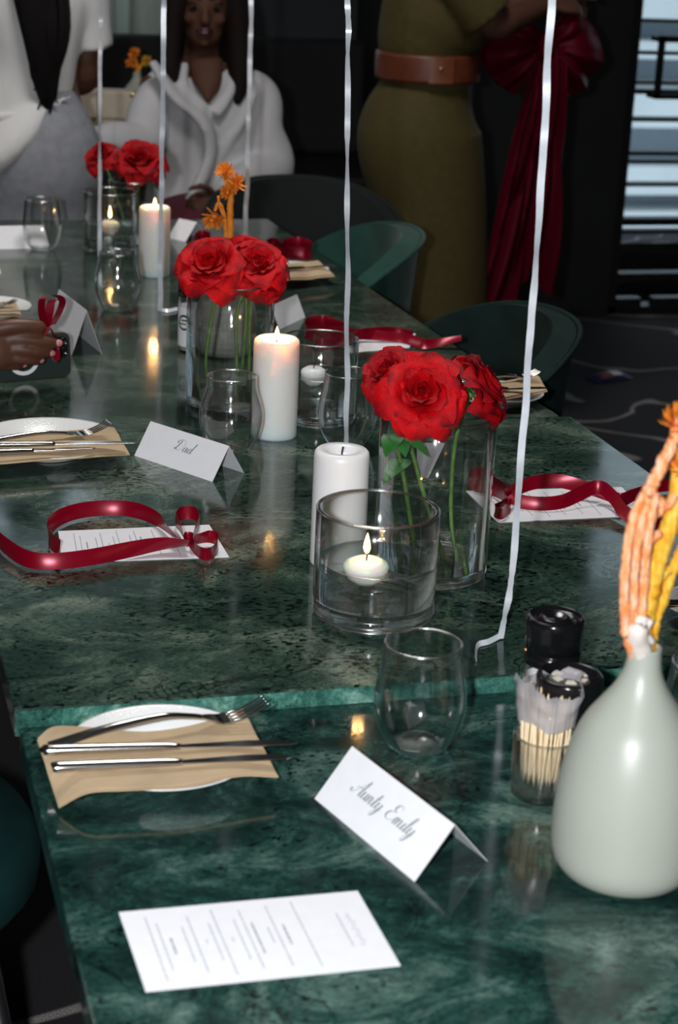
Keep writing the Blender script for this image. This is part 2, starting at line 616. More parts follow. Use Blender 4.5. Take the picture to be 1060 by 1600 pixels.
XL, XR, YF, YB, YW, ZC = -3.0, 6.2, -2.0, 8.1, 6.53, 3.4
struct(mk('floor', box(XL - .1, XR + .1, YF - .1, YB + .2, -.1, 0), fm, smooth=False))
struct(mk('ceiling', box(XL - .1, XR + .1, YF - .1, YB + .2, ZC, ZC + .1), CEILM, smooth=False))
struct(mk('wall_left', box(XL - .1, XL, YF, YB, 0, ZC), WALLM, smooth=False))
struct(mk('wall_right', box(XR, XR + .1, YF, YW, 0, ZC), WALLM, smooth=False))
struct(mk('wall_front', box(XL, XR, YF - .1, YF, 0, ZC), WALLM, smooth=False))
# back wall with the curtained window opening (x -.6..1.62, z .8..3.1)
WX0, WX1, WZ0, WZ1 = -.9, 1.62, .86, 3.1
struct(mk('wall_back', join(box(XL, WX0, YB, YB + .15, 0, ZC), box(WX1, 2.45, YB, YB + .15, 0, ZC),
                            box(WX0, WX1, YB, YB + .15, 0, WZ0), box(WX0, WX1, YB, YB + .15, WZ1, ZC)), WALLP, smooth=False))
struct(mk('wall_return', box(2.35, 2.97, YW - .02, YB + .15, 0, ZC), WALLM, smooth=False))
struct(mk('baseboard_back', box(XL, 2.35, YB - .02, YB, 0, .1), BLACK, smooth=False))
w1 = struct(mk('window_1', join(box(WX0, WX0 + .05, YB + .02, YB + .1, WZ0, WZ1), box(WX1 - .05, WX1, YB + .02, YB + .1, WZ0, WZ1),
                                box(WX0, WX1, YB + .02, YB + .1, WZ0, WZ0 + .05), box(WX0, WX1, YB + .02, YB + .1, WZ1 - .05, WZ1)), BLACK, smooth=False))
mk('mullion', box(.36, .40, YB + .03, YB + .09, WZ0, WZ1), BLACK, w1, False)
for k, (a, c) in enumerate(((WX0 + .05, .36), (.40, WX1 - .05))):
    mk('pane', box(a, c, YB + .055, YB + .06, WZ0 + .05, WZ1 - .05), GLASS, w1, False)

# sheer curtains in front of the back window
def curtain(x0, x1, label):
    def fn(u, v):
        x = x0 + (x1 - x0) * u
        a = u * (x1 - x0) * 52
        return (x + .012 * math.sin(a * 1.7), YB - .12 + .035 * math.sin(a) + .012 * math.sin(a * 2.3 + 1 + v), .55 + v * 2.3)
    return tag(mk('curtain', grid(fn, int(140 * (x1 - x0)), 6), CURTM, mods=(SOL(.0015),)), label, 'curtain')

nt, N, L, b = nodes(CURTM)
tl = N.new('ShaderNodeBsdfTranslucent'); tl.inputs[0].default_value = (.62, .64, .58, 1)
ms = N.new('ShaderNodeMixShader'); ms.inputs[0].default_value = .6
L.new(b.outputs[0], ms.inputs[1]); L.new(tl.outputs[0], ms.inputs[2])
L.new(ms.outputs[0], N['Material Output'].inputs[0])
curtain(-.85, .70, 'pale sheer curtain hanging behind the woman in the white tee')
curtain(1.14, 1.60, 'pale sheer curtain beside the seated woman\'s head')
mk_rod = tag(mk('curtain_rod', tube([(-1.0, YB - .12, 2.87), (1.75, YB - .12, 2.87)], .014, 10), BLACK),
             'thin black rod carrying the sheer curtains', 'curtain rod')
for x in (-.95, 1.7):
    mk('bracket', tube([(x, YB, 2.87), (x, YB - .12, 2.87)], .009, 8), BLACK, mk_rod)

# right-hand glazed wall: frame, dark bars, panes
GX0, GX1 = 2.97, 6.1
w2 = struct(mk('window_2', join(box(GX0, GX0 + .04, YW, YW + .08, 0, 3.0), box(GX1 - .06, GX1, YW, YW + .08, 0, 3.0),
                                box(GX0, GX1, YW, YW + .08, 2.94, 3.0), box(GX0, GX1, YW, YW + .08, 0, .03)), BLACK, smooth=False))
struct(mk('wall_lintel', box(GX0, XR, YW, YW + .15, 3.0, ZC), WALLM, smooth=False))
struct(mk('wall_jamb', box(GX1, XR + .1, YW, YW + .15, 0, 3.0), WALLM, smooth=False))
def zy(py):
    return aty(958, py, YW).z
bars = [(28, 33), (79, 84), (125, 130), (139, 146), (183, 189), (236, 242), (250, 255), (286, 291), (341, 352), (360, 365), (427, 435)]
for a, c in bars:
    mk('glazing_bar', box(GX0 + .04, GX1 - .06, YW - .01, YW + .05, zy(c), zy(a)), BLACK, w2, False)
for zz in (1.34, 1.52, 1.6, 1.78, 1.96, 2.1, 2.3, 2.42, 2.6, 2.78):
    mk('glazing_bar', box(GX0 + .04, GX1 - .06, YW - .01, YW + .05, zz, zz + .014), BLACK, w2, False)
mk('pane', box(GX0 + .04, GX1 - .06, YW + .055, YW + .06, .03, 2.94), GLASS, w2, False)
sill = mk('sill_rail', join(box(GX0 + .04, GX0 + .145, YW - .01, YW + .04, zy(484), zy(466)),
                            box(GX0 + .20, GX1 - .06, YW - .01, YW + .04, zy(484), zy(466))), BLACK, w2, False)
# square pull handle on the glass
hx = aty(1027, 105, YW - .08)
def hz(py): return aty(1040, py, YW - .08).z
hd = thing('pull_handle', 'black square metal pull handle on the bright glazed wall', 'handle', (hx.x, YW - .09, 0))
t_ = .022
hw = .15
mk('grip', join(box(0, t_, 0, .02, hz(155), hz(56)), box(hw, hw + t_, 0, .02, hz(155), hz(56)),
                box(0, hw + t_, 0, .02, hz(66), hz(56)), box(0, hw + t_, 0, .02, hz(155), hz(147))), BLACK, hd, False)
for q in (0, hw):
    mk('standoff', box(q, q + t_, .02, .082, hz(66), hz(58)), BLACK, hd, False)
    mk('standoff', box(q, q + t_, .02, .082, hz(155), hz(149)), BLACK, hd, False)

# building seen through the glazing
EXW = vary(mat('pale_concrete', (.62, .66, .66), .8), 1.2, .08)
EXG = vary(mat('blue_grey_facade_glass', (.17, .21, .25), .45), .8, .2)
ext = thing('exterior_building', 'pale office building with banded floors outside the glazed wall', 'building', (6.5, 13.5, 0))
mk('facade', box(-4.5, 7, 0, 3, -3, 2.7), EXG, ext, False)
for z, h in ((-2.2, .5), (-1.30, .55), (-.62, .22), (-.10, .30), (.42, .13), (.72, .20), (1.25, .16), (2.1, .3)):
    mk('floor_band', box(-4.6, 7.1, -.3, .1, z, z + h), EXW, ext, False)
for x in (.55, 2.9, 5.0):
    mk('facade_column', box(x, x + .35, -.12, .05, -3, 2.7), EXG, ext, False)
# glowing dots added in place of warm glints reflected in the glass
lg = thing('glint_string', 'string of glowing dots added outside the glazed wall for reflected warm glints', 'lights', (0, 0, 0))
GLINT = emit_mat('warm_glint', (1, .78, .5), 1.1)
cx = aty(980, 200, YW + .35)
mk('glint_cord', tube([(cx.x, cx.y, 3.3), (cx.x, cx.y, .32)], .0018, 5), BLACK, lg)
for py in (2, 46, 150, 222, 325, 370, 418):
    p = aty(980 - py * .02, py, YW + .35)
    mk('glint_dot', ball((cx.x, cx.y, p.z), (.016, .016, .022), 10, 6), GLINT, lg)
struct(mk('terrace_slab_1', box(GX0, 7.5, YW + .15, 8.0, -.3, 0), mat('white_terrace', (.86, .90, .90), .8), smooth=False))  # terrace floor outside, made white to give the bright strip below the bars

# ------------------------------------------------------------------ tables
TN, TF = .740, .757
def table(label, poly, ztop, thick, mt, feet):
    t = thing('marble_table', label, 'table', (poly[0][0], poly[0][1], 0))
    o = V(poly[0]).to_3d()
    lp = [(p[0] - o.x, p[1] - o.y) for p in poly]
    mk('tabletop', prism(lp, ztop - thick, ztop), mt, t, False, mods=(BEV(.0022, 2),))
    for x, y in feet:
        x, y = x - o.x, y - o.y
        for nm, vf, sm in (('pedestal', lathe([(0, .02), (.045, .02), (.045, ztop - thick - .01), (0, ztop - thick - .01)], 24), True),
                           ('foot_plate', lathe([(0, 0), (.22, 0), (.22, .012), (.05, .022), (0, .022)], 32), True),
                           ('top_plate', box(-.2, .2, -.2, .2, ztop - thick - .012, ztop - thick), False)):
            mk(nm, vf, BLACK, t, sm).location = (x, y, 0)
    return t

table('near green marble table, its top set lower than the next one', [(.166, .72), (1.158, .72), (1.155, 1.656), (.166, 1.665)], TN, .03, MARBLE_NEAR, [(.66, 1.2)])
mid_ = table('middle green marble table with a flecked top, between near and far tables', [(.162, 1.669), (1.150, 1.660), (1.145, 2.618), (.162, 2.618)], TF, .03, MARBLE_MID, [(.66, 2.14)])
table('far greyish green marble table running back to the seated woman', [(.155, 2.622), (1.128, 2.622), (1.076, 4.425), (.155, 4.425)], TF, .03, MARBLE_FAR, [(.62, 3.0), (.62, 4.0)])
e0, e1 = V((.164, 1.6675, 0)) - mid_.location, V((1.149, 1.6585, 0)) - mid_.location
mk('front_edge', grid(lambda u, v: e0.lerp(e1, u) + V((0, 0, .730 + .026 * v)) + V((0, .0003 + .0012 * (1 - 4 * (v - .5) ** 2) * -1, 0)), 30, 4), MARBLE_EDGE, mid_, label='paler front edge of the tabletop', mods=(SOL(.001),))


# ------------------------------------------------------------------ glassware
def tumbler(px, py_base, rim_px, label, ztop, wmax_px=None, h=.105):
    """stemless glass: px/py of the base centre, rim width in pixels"""
    c = at(px, py_base, ztop)
    k = scale_at(c + V((0, 0, .06)))
    rr = rim_px * k / 2
    rm = (wmax_px or rim_px * 1.2) * k / 2
    rb = rm * .50
    t = thing('stemless_glass', label, 'glass', c, 0, 'stemless drinking glasses')
    outer = cat([(rb, 0, 0), (rb * 1.35, .006, 0), (rm * .88, h * .20, 0), (rm, h * .40, 0), (rm * .985, h * .58, 0), (rr * 1.06, h * .82, 0), (rr, h, 0)], 5)
    w = .0013
    inner = [(max(p.x - w, 0), max(p.y, .004)) for p in outer]
    prof = [(0, .0006), (rb * .8, .0006)] + [(p.x, p.y) for p in outer] + [(outer[-1].x - w * .5, h + .0008)] + inner[::-1][:-3] + [(rb, .0045), (0, .004)]
    mk('bowl', lathe(prof, 56), GLASS, t)
    rim = [(rr - w * .5 + .0011 * math.cos(a * PI / 4), h + .0011 * math.sin(a * PI / 4)) for a in range(9)]
    mk('rim', lathe(rim, 56), RIMG, t)
    mk('foot', lathe([(0, .0008), (rb * .95, .0008), (rb * 1.2, .004), (rb * 1.1, .0068), (rb * .7, .0055), (0, .005)], 40), THICK, t)
    return t

tumbler(652, 1168, 121, 'stemless glass on the near table, behind the place card for the aunt', TN, 145, .112)
tumbler(1092, 1200, 118, 'stemless glass half hidden behind the big sage vase', TN, 142, .112)
tumbler(360, 703, 77, 'stemless glass behind the Dad card', TF, 100, .112)
tumbler(541, 696, 76, 'stemless glass behind the unlit pillar candle', TF, 92, .112)
tumbler(184, 484, 58, 'stemless glass in front of the far candle holder', TF, 72, .112)
tumbler(66, 390, 52, 'stemless glass beside the far left place card', TF, 60, .112)


def cylinder_glass(name, label, cat_, c, r, h, wall, base, mt=None):
    t = thing(name, label, cat_, c)
    prof = [(r - .004, 0), (r - .001, .002), (r, .006), (r, h - .002), (r - .0008, h), (r - wall + .0008, h), (r - wall, h - .002), (r - wall, base + .006),
            (r - wall - .004, base)]
    mk('wall', lathe([(r - wall, base + .004), (r, base + .003), (r, h - .003), (r - wall * .5, h - .001), (r - wall, h - .003), (r - wall, base + .004)], 64), mt or GLASSV, t)
    for q in (r - .0007, r - wall + .0007):
        mk('rim', lathe([(q + .0010 * math.cos(a * PI / 4), h - .0022 + .0010 * math.sin(a * PI / 4)) for a in range(9)], 64), RIMG, t)
    mk('base', lathe([(0, .0005), (r - .006, .0005), (r - .0015, .003), (r - .0008, .008), (r - .001, base), (r - wall - .004, base + .003), (r * .6, base), (0, base - .001)], 64), THICK, t)
    for z_, q, w_ in ((.0016, r - .004, .0011), (.0075, r - .0006, .0007), (base * .72, r - .0008, .0006), (base + .0025, r - wall * .8, .0010), (base + .001, r * .62, .0006)):  # thin glossy rings added to draw bright light streaks in the base
        mk('glint_ring', lathe([(q + w_ * math.cos(a * PI / 4), z_ + w_ * math.sin(a * PI / 4)) for a in range(9)], 64), RIMG, t)
    return t


def water(t, r, z0, z1):
    mk('meniscus', lathe([(r - .0004 + .0007 * math.cos(a * PI / 4), z1 + .0010 + .0007 * math.sin(a * PI / 4)) for a in range(9)], 56), RIMG, t)
    return mk('water', lathe([(0, z0), (r - .003, z0), (r, z0 + .003), (r, z1 + .0012), (r - .003, z1), (0, z1)], 56), WATER, t)


def flame(t, z, h=.022, r=.0042, power=.35):
    prof = [(0, 0), (r * .6, h * .08), (r, h * .28), (r * .85, h * .5), (r * .45, h * .78), (r * .12, h * .95), (0, h)]
    mk('flame', mv(lathe(prof, 14), (0, 0, z)), FLAME, t)
    l = lamp('candle_glow', 'POINT', (0, 0, z + h * .5), power, (1, .46, .15), .004)
    l.parent = t


def floating_candle(c, z, label, lit, r=.028):
    t = thing('floating_candle', label, 'candle', V((c.x, c.y, z)), 0, 'floating candles in the glass cylinders')
    prof = [(0, -.016), (r * .45, -.0155), (r * .8, -.009), (r * .97, 0), (r, .004), (r * .93, .008), (r * .6, .0125), (r * .25, .0115), (0, .011)]
    mk('wax', lathe(prof, 36), WAXL if lit else WAX, t)
    mk('wick', tube([(0, 0, .010), (.0004, 0, .015), (.001, 0, .021)], .0009, 6), WICK, t)
    if lit:
        flame(t, .019, .025, .0042, 1.0)
    return t


# near cylinder with floating lit candle
cC = at(583, 958, TF)
rC = 193 * scale_at(cC + V((0, 0, .07))) / 2
hC = .121
for _ in range(6):  # height so that the rim centre reads where the photo has it
    hC += (pr(cC + V((0, 0, hC)))[1] - 792) * scale_at(cC) / .92
cyl1 = cylinder_glass('candle_cylinder', 'short thick glass cylinder of water with a burning floating candle, in front', 'candle holder', cC, rC, hC, .0058, .020)
zw = hC * .50
water(cyl1, rC - .0060, .0225, zw)
ray_ = at(572, 890, TF + zw)
floating_candle(ray_, TF + zw, 'burning floating candle in the front glass cylinder', True, 70 * scale_at(cC) / 2)

# second cylinder behind
c2 = at(497, 655, TF)
r2 = 118 * scale_at(c2 + V((0, 0, .08))) / 2
h2 = .13
for _ in range(6):
    h2 += (pr(c2 + V((0, 0, h2)))[1] - 526) * scale_at(c2) / .92
cyl2 = cylinder_glass('candle_cylinder', 'glass cylinder of water beside the lit pillar candle, candle inside unlit', 'candle holder', c2, r2, h2, .0042, .015)
water(cyl2, r2 - .0045, .018, h2 * .55)
floating_candle(at(490, 586, TF + h2 * .55), TF + h2 * .55, 'unlit floating candle in the second glass cylinder', False, 40 * scale_at(c2) / 2)

# far cylinder
c3 = at(172, 392, TF)
r3 = 84 * scale_at(c3 + V((0, 0, .08))) / 2
cyl3 = cylinder_glass('candle_cylinder', 'far glass cylinder with a burning floating candle, by the far pillar candle', 'candle holder', c3, r3, .135, .004, .015)
water(cyl3, r3 - .0043, .018, .06)
floating_candle(at(172, 354, TF + .06), TF + .06, 'burning floating candle in the far glass cylinder', True, .022)


# ------------------------------------------------------------------ pillar candles
def pillar(px, pyb, pyt, wpx, label, lit):
    c = at(px, pyb, TF)
    k = scale_at(c + V((0, 0, .07)))
    r = wpx * k / 2
    h = .15
    for _ in range(6):
        h += (pr(c + V((0, 0, h)))[1] - pyt) * scale_at(c) / .93
    t = thing('pillar_candle', label, 'candle', c, 0, None)
    e = .006
    prof = [(0, 0), (r * .985, 0), (r * 1.0, .003), (r * 1.0, h * .5), (r * .99, h - e * 1.5), (r * .965, h - e * .5), (r * .88, h), (r * .72, h - .001), (r * .55, h - .006), (r * .3, h - .009), (0, h - .010)]
    if not lit:
        prof = prof[:7] + [(r * .62, h - .0005), (r * .52, h - .003), (r * .44, h - .008), (0, h - .009)]
    mk('wax', lathe(prof, 56), WAXL if lit else WAX, t)
    mk('wick', tube([(0, 0, h - .012), (0, .0005, h - .004), (.001, 0, h + .003)], .0011, 6), WICK, t)
    if lit:
        flame(t, h - .002, .020, .0040, 2.6)
    return t

pillar(428, 680, 528, 72, 'tall burning white pillar candle between rose vase and glass cylinder', True)
pillar(527, 878, 702, 87, 'unlit white pillar candle behind the front glass cylinder', False)
pillar(241, 430, 322, 49, 'burning white pillar candle farthest down the table', True)


# ------------------------------------------------------------------ roses
def petal_mesh(W_, H_, cup, bend, lip, seed, nu=8, nv=8):
    rr = random.Random(seed)
    ph = [rr.uniform(0, 6) for _ in range(4)]
    def fn(u, v):
        s = u * 2 - 1
        w = W_ * (.30 + .70 * math.sin(min(1, v * 1.15) * PI / 2)) * (1 - .30 * max(0, (v - .72) / .28) ** 2)
        vv = v * (1 - .12 * abs(s) ** 2.2 * v)
        a = s * cup * (1 - .4 * v)
        R_ = w / max(cup * (1 - .4 * v), .15)
        x = R_ * math.sin(a)
        y = R_ * (1 - math.cos(a)) * .8
        y -= bend * v * v * H_ + lip * H_ * max(0, (v - .62) / .38) ** 2 * (1 + .5 * math.sin(s * 2 + ph[0]))
        y += .06 * W_ * math.sin(s * 5 + ph[1]) * v * v + .035 * W_ * math.sin(s * 9 + ph[2]) * v ** 3
        z = H_ * vv * (1 - .22 * lip * max(0, (v - .7) / .3) ** 2) + .02 * H_ * math.sin(s * 6 + ph[3]) * v ** 3
        return (x, y, z)
    return grid(fn, nu, nv)

PET = {}
def petal_data(kind, k, mt):
    key = (kind, k, mt.name)
    if key not in PET:
        W_, H_, cup, bend, lip = {'core': (.36, .80, 1.7, -.10, .0), 'inner': (.52, .90, 1.35, -.06, .16),
                                  'mid': (.66, .98, 1.05, -.04, .30), 'outer': (.74, 1.02, .80, -.02, .42)}[kind]
        o = mk('petal', petal_mesh(W_, H_, cup, bend, lip, k * 7 + len(kind)), mt)
        me = o.data
        bpy.data.objects.remove(o)
        PET[key] = me
    return PET[key]


def rose(c, R_, axis, label, mt, group, base=None, leaf=False, seed=1, stem_pts=None, rings=None):
    """c: centre of the bloom; R_: bloom radius; base: where its stem ends"""
    rr = random.Random(seed)
    t = thing('rose', label, 'rose', base if base is not None else c, 0, group)
    o = t.location.copy()
    q = V(axis).normalized().to_track_quat('Z', 'Y').to_matrix()
    rings = rings or [('core', 3, .05, 5, .74), ('core', 3, .14, 12, .82), ('inner', 4, .24, 21, .88), ('inner', 4, .30, 32, .92),
                      ('mid', 5, .34, 46, .94), ('outer', 5, .33, 61, .98), ('outer', 5, .29, 77, 1.0)]
    a0 = rr.uniform(0, 6)
    for kind, n, off, op, sc in rings:
        for k in range(n):
            a = a0 + 2 * PI * k / n + rr.uniform(-.16, .16)
            o2 = math.radians(op + rr.uniform(-7, 7))
            s = R_ * sc * rr.uniform(.93, 1.08)
            M = Matrix.Rotation(a, 3, 'Z') @ Matrix.Rotation(o2, 3, 'X')
            ob = bpy.data.objects.new('petal', petal_data(kind, rr.randrange(3), mt))
            COL.objects.link(ob)
            ob.parent = t
            loc = Matrix.Rotation(a, 3, 'Z') @ V((0, -off * R_ * .5, 0))
            M4 = (q @ M).to_4x4() @ Matrix.Diagonal((s, s, s, 1))
            M4.translation = (c - o) + q @ (loc - V((0, 0, .38 * R_)))
            ob.matrix_local = M4
        a0 += 2 * PI / n * .5 + .2
    bc = (c - o) - q @ V((0, 0, .50 * R_))
    def budfn(u, v):
        a = u * 3.6 * PI
        r_ = R_ * (.012 + .10 * u) * (.8 + .4 * v - .45 * v * v)
        return (r_ * math.cos(a), r_ * math.sin(a), R_ * (-.25 + v * (.44 - .05 * u) + .012 * math.sin(a * 1.7)))
    mk('bud', mv(xf(join(grid(budfn, 54, 6), ball((0, 0, -.20 * R_), (.20 * R_, .20 * R_, .24 * R_), 14, 8)), q.to_4x4()), c - o), mt, t)
    mk('receptacle', mv(xf(lathe([(0, -.20 * R_), (.09 * R_, -.16 * R_), (.13 * R_, -.08 * R_), (.08 * R_, 0), (0, .01 * R_)], 12), q.to_4x4()), bc), STEM, t)
    for k in range(5):
        a = k * 2 * PI / 5
        d = V((math.cos(a), math.sin(a), 0)); s_ = V((-math.sin(a), math.cos(a), 0))
        pts = [d * .15 * R_, d * .42 * R_ + V((0, 0, -.02 * R_)), d * .68 * R_ + V((0, 0, -.14 * R_))]
        wd = [.09 * R_, .10 * R_, .005]
        mk('sepal', mv(xf(strip([p + s_ * w for p, w in zip(pts, wd)], [p - s_ * w for p, w in zip(pts, wd)]), q.to_4x4()), bc), LEAF, t, mods=(SOL(.0008),))
    if base is not None:
        mid = [V(p) - o for p in (stem_pts or [])]
        pts = [bc - q @ V((0, 0, .1 * R_))] + mid + [V((0, 0, 0.002))]
        sp = cat(pts, 8)
        mk('stem', tube(sp, .0027, 8), STEM, t)
        if leaf:
            for (fr_, an, sz) in leaf:
                p = sp[int(fr_ * (len(sp) - 1))]
                d = V((math.cos(an), math.sin(an), -.45)).normalized()
                s_ = d.cross(V((0, 0, 1))).normalized()
                n_ = 6
                A, B = [], []
                for i in range(n_ + 1):
                    f_ = i / n_
                    w = sz * .30 * math.sin(PI * f_ ** .8)
                    pp = p + d * (sz * (.15 + f_)) + V((0, 0, .12 * sz * math.sin(PI * f_)))
                    A.append(pp + s_ * w + V((0, 0, .15 * w))); B.append(pp - s_ * w + V((0, 0, .15 * w)))
                lf = mk('leaf', strip(A, B), LEAF, t, mods=(SOL(.0007),))
    return t


def vase_h(c, pyt):
    h = .2
    for _ in range(8):
        h += (pr(c + V((0, 0, h)))[1] - pyt) * scale_at(c) / .93
    return h

TOCAM = -FWD
# vase 1 (near) with three roses
v1c = at(671, 893, TF)
v1r = 180 * scale_at(v1c + V((0, 0, .1))) / 2
v1h = vase_h(v1c, 640)
cylinder_glass('glass_vase', 'tall clear glass cylinder vase holding the three nearest red roses', 'vase', v1c, v1r, v1h, .004, .014)
def mid_pt(px, py, c, dy=0):
    """a point seen at px, py at the depth of c (+ dy)"""
    return aty(px, py, c.y + dy)
kk = scale_at(v1c + V((0, 0, v1h)))
G1 = 'red roses in the nearest glass vase'
rose(mid_pt(660, 612, v1c, -.050), 60 * kk, TOCAM * .95 + V((.0, 0, .28)), 'large open red rose facing front in the nearest vase', ROSE, G1,
     v1c + V((-.012, .02, .016)), [(.30, -2.2, .045), (.36, -.8, .04), (.34, -1.6, .035)], 5,
     [mid_pt(622, 680, v1c, 0), mid_pt(632, 750, v1c, 0)])
rose(mid_pt(601, 578, v1c, -.008), 41 * kk, TOCAM * .45 + V((-.6, 0, .6)), 'smaller red rose at the left of the nearest vase', ROSED, G1,
     v1c + V((.015, -.01, .016)), [(.42, -2.6, .05)], 8, [mid_pt(640, 690, v1c, .01), mid_pt(665, 780, v1c, .01)])
rose(mid_pt(762, 600, v1c, -.022), 54 * kk, TOCAM * .25 + V((.8, 0, .45)), 'red rose leaning out on the right of the nearest vase', ROSED, G1,
     v1c + V((.028, -.02, .016)), False, 13, [mid_pt(712, 690, v1c, 0), mid_pt(705, 800, v1c, -.005)])
# cellophane-like petal scrap seen in the vase
tag(mk('paper_scrap', grid(lambda u, v: mid_pt(652 + 44 * u * (1 - .6 * v), 692 + 55 * v, v1c, .02 + .01 * math.sin(u * 5)), 6, 5), WRAP, mods=(SOL(.0004),)),
    'crinkled clear wrapping scrap caught among the rose stems', 'wrapper')

# vase 2 (middle distance)
v2c = at(357, 628, TF)
v2r = 136 * scale_at(v2c + V((0, 0, .1))) / 2
v2h = vase_h(v2c, 437)
cylinder_glass('glass_vase', 'clear glass cylinder vase of roses standing behind the Dad card', 'vase', v2c, v2r, v2h, .004, .014)
k2 = scale_at(v2c + V((0, 0, v2h)))
G2 = 'red roses in the middle glass vase'
rose(mid_pt(328, 410, v2c, -.03), 50 * k2, TOCAM * .8 + V((-.25, 0, .75)), 'red rose at the left of the middle vase', ROSE, G2, v2c + V((-.03, .0, .016)), False, 21,
     [mid_pt(335, 470, v2c), mid_pt(322, 560, v2c)])
rose(mid_pt(402, 410, v2c, -.02), 47 * k2, TOCAM * .8 + V((.1, 0, .75)), 'red rose at the right of the middle vase, petals dense', ROSE, G2, v2c + V((.012, -.01, .016)), False, 22,
     [mid_pt(372, 480, v2c), mid_pt(370, 560, v2c)])
rose(mid_pt(376, 392, v2c, .02), 46 * k2, V((0, 0, 1)) + TOCAM * .3, 'red rose at the back of the middle vase', ROSE, G2, v2c + V((.02, .01, .016)), False, 23,
     [mid_pt(385, 470, v2c), mid_pt(380, 560, v2c)])
rose(mid_pt(420, 432, v2c, -.03), 36 * k2, TOCAM * .7 + V((.6, 0, .2)), 'small red rose drooping over the right rim of the middle vase', ROSED, G2, v2c + V((.03, -.01, .016)), False, 24,
     [mid_pt(392, 480, v2c), mid_pt(390, 560, v2c)])

# vase 3 (far)
v3c = at(207, 378, TF)
v3r = 74 * scale_at(v3c) / 2
v3h = vase_h(v3c, 280)
cylinder_glass('glass_vase', 'farthest glass vase of roses, behind the far candle cylinder', 'vase', v3c, v3r, v3h, .004, .014)
k3 = scale_at(v3c + V((0, 0, v3h)))
G3 = 'red roses in the farthest glass vase'
rose(mid_pt(218, 247, v3c), 37 * k3, TOCAM * .7 + V((.1, 0, .6)), 'wide open red rose in the farthest vase', ROSED, G3, v3c + V((.01, 0, .016)), [(.3, -.5, .05), (.4, 2.5, .04)], 31, [mid_pt(216, 300, v3c)])
rose(mid_pt(154, 243, v3c), 25 * k3, TOCAM * .5 + V((-.5, 0, .5)), 'smaller red rose leaning left out of the farthest vase', ROSED, G3, v3c + V((-.01, 0, .016)), False, 32,
     [mid_pt(175, 285, v3c)])


# ------------------------------------------------------------------ sage vases with dried flowers
def bottle_vase(c, R_, H_, label, mt):
    t = thing('bottle_vase', label, 'vase', c)
    P = [(0, 0), (.55, 0), (.80, .018), (.93, .060), (.985, .11), (1.0, .18), (.995, .29), (.965, .40), (.905, .50), (.82, .59), (.70, .675), (.53, .75), (.36, .825), (.255, .895), (.222, .96), (.215, 1.0), (.18, 1.0), (.168, .98), (.2, .9), (.3, .82), (.6, .66), (.6, .6), (0, .55)]
    body = cat([(r, z, 0) for r, z in P[1:16]], 4)
    prof = [(0, 0)] + [(p.x * R_, p.y * H_) for p in body] + [(r * R_, z * H_) for r, z in P[16:]]
    mk('body', lathe(prof, 72), mt, t)
    return t


def flower_head(c, r, axis, seed, n=46):
    rr = random.Random(seed)
    q = V(axis).normalized().to_track_quat('Z', 'Y').to_matrix()
    ms = []
    for k in range(n):
        a = rr.uniform(0, 2 * PI)
        op = rr.uniform(.15, 1.65)
        d = V((math.cos(a) * math.sin(op), math.sin(a) * math.sin(op), math.cos(op)))
        s_ = d.cross(V((0, 0, 1)))
        s_ = (s_.normalized() if s_.length > .01 else V((1, 0, 0))) * r * .085
        L_ = r * rr.uniform(.8, 1.1)
        up_ = V((0, 0, 1)) * r * .14
        A = [d * .1 * L_, d * .5 * L_ + up_ * .5, d * .85 * L_ + up_, d * L_ + up_ * 1.5]
        ws = [.6, 1.0, .9, .15]
        ms.append(strip([p + s_ * w for p, w in zip(A, ws)], [p - s_ * w for p, w in zip(A, ws)]))
    ms.append(ball((0, 0, .02 * r), r * .3, 10, 6))
    return mv(xf(join(*ms), q.to_4x4()), c)


def knobby(pts, r0, r1, seed, k=10):
    """rough dried stem, with little knobs and side shoots"""
    rr = random.Random(seed)
    P = cat(pts, k)
    n = len(P)
    rad = [(r0 + (r1 - r0) * i / n) * (1 + .10 * noise.noise(V((i * .7, seed * 2.3, 0))) + rr.uniform(-.07, .07)) for i in range(n)]
    return tube([p + V((rr.uniform(-1, 1), rr.uniform(-1, 1), rr.uniform(-1, 1))) * r0 * .10 for p in P], rad, 10)


svc = at(972, 1362, TN)
svk = scale_at(svc + V((0, 0, .08)))
svR = 117 * svk
svH = .2
for _ in range(8):
    svH += (pr(svc + V((0, 0, svH)))[1] - 1010) * scale_at(svc) / .93
sv = bottle_vase(svc, svR, svH, 'large matte sage bottle vase in the right foreground', SAGE)
FY = svc.y
def fp(px, py, dy=0):
    return aty(px, py, FY + dy)
neck = svc + V((0, 0, svH * .93))
# the nearer salmon stem
d1 = thing('dried_stem', 'salmon dried stem with side shoots in the foreground sage vase', 'dried flower', neck, 0, None)
def rel(l, o): return [V(p) - V(o) for p in l]
main = [neck + V((-.004, 0, 0)), fp(986, 985), fp(985, 930), fp(986, 880), fp(998, 820), fp(1012, 775), fp(1032, 730), fp(1052, 690), fp(1066, 650)]
mk('stalk', join(knobby(rel(main, neck), 15 * svk, 8 * svk, 1), *[knobby(rel([fp(978 + 11 * k, 992, -.004), fp(977 + 15 * k, 900, -.010 + .004 * k), fp(988 + 14 * k, 820, -.008), fp(1008 + 8 * k, 770)], neck), 8.5 * svk, 7 * svk, 2 + k, 14) for k in range(3)]), PEACH, d1)
for (a, b_, e) in (((1004, 930), (1008, 920), (1011, 890)), ((1005, 855), (1020, 840), (1032, 834)), ((1012, 800), (1028, 802), (1036, 792)), ((1022, 778), (1042, 790), (1056, 775))):
    mk('side_shoot', knobby(rel([fp(*a), fp(*b_), fp(*e)], neck), 9 * svk, 6 * svk, a[1], 5), PEACH, d1)
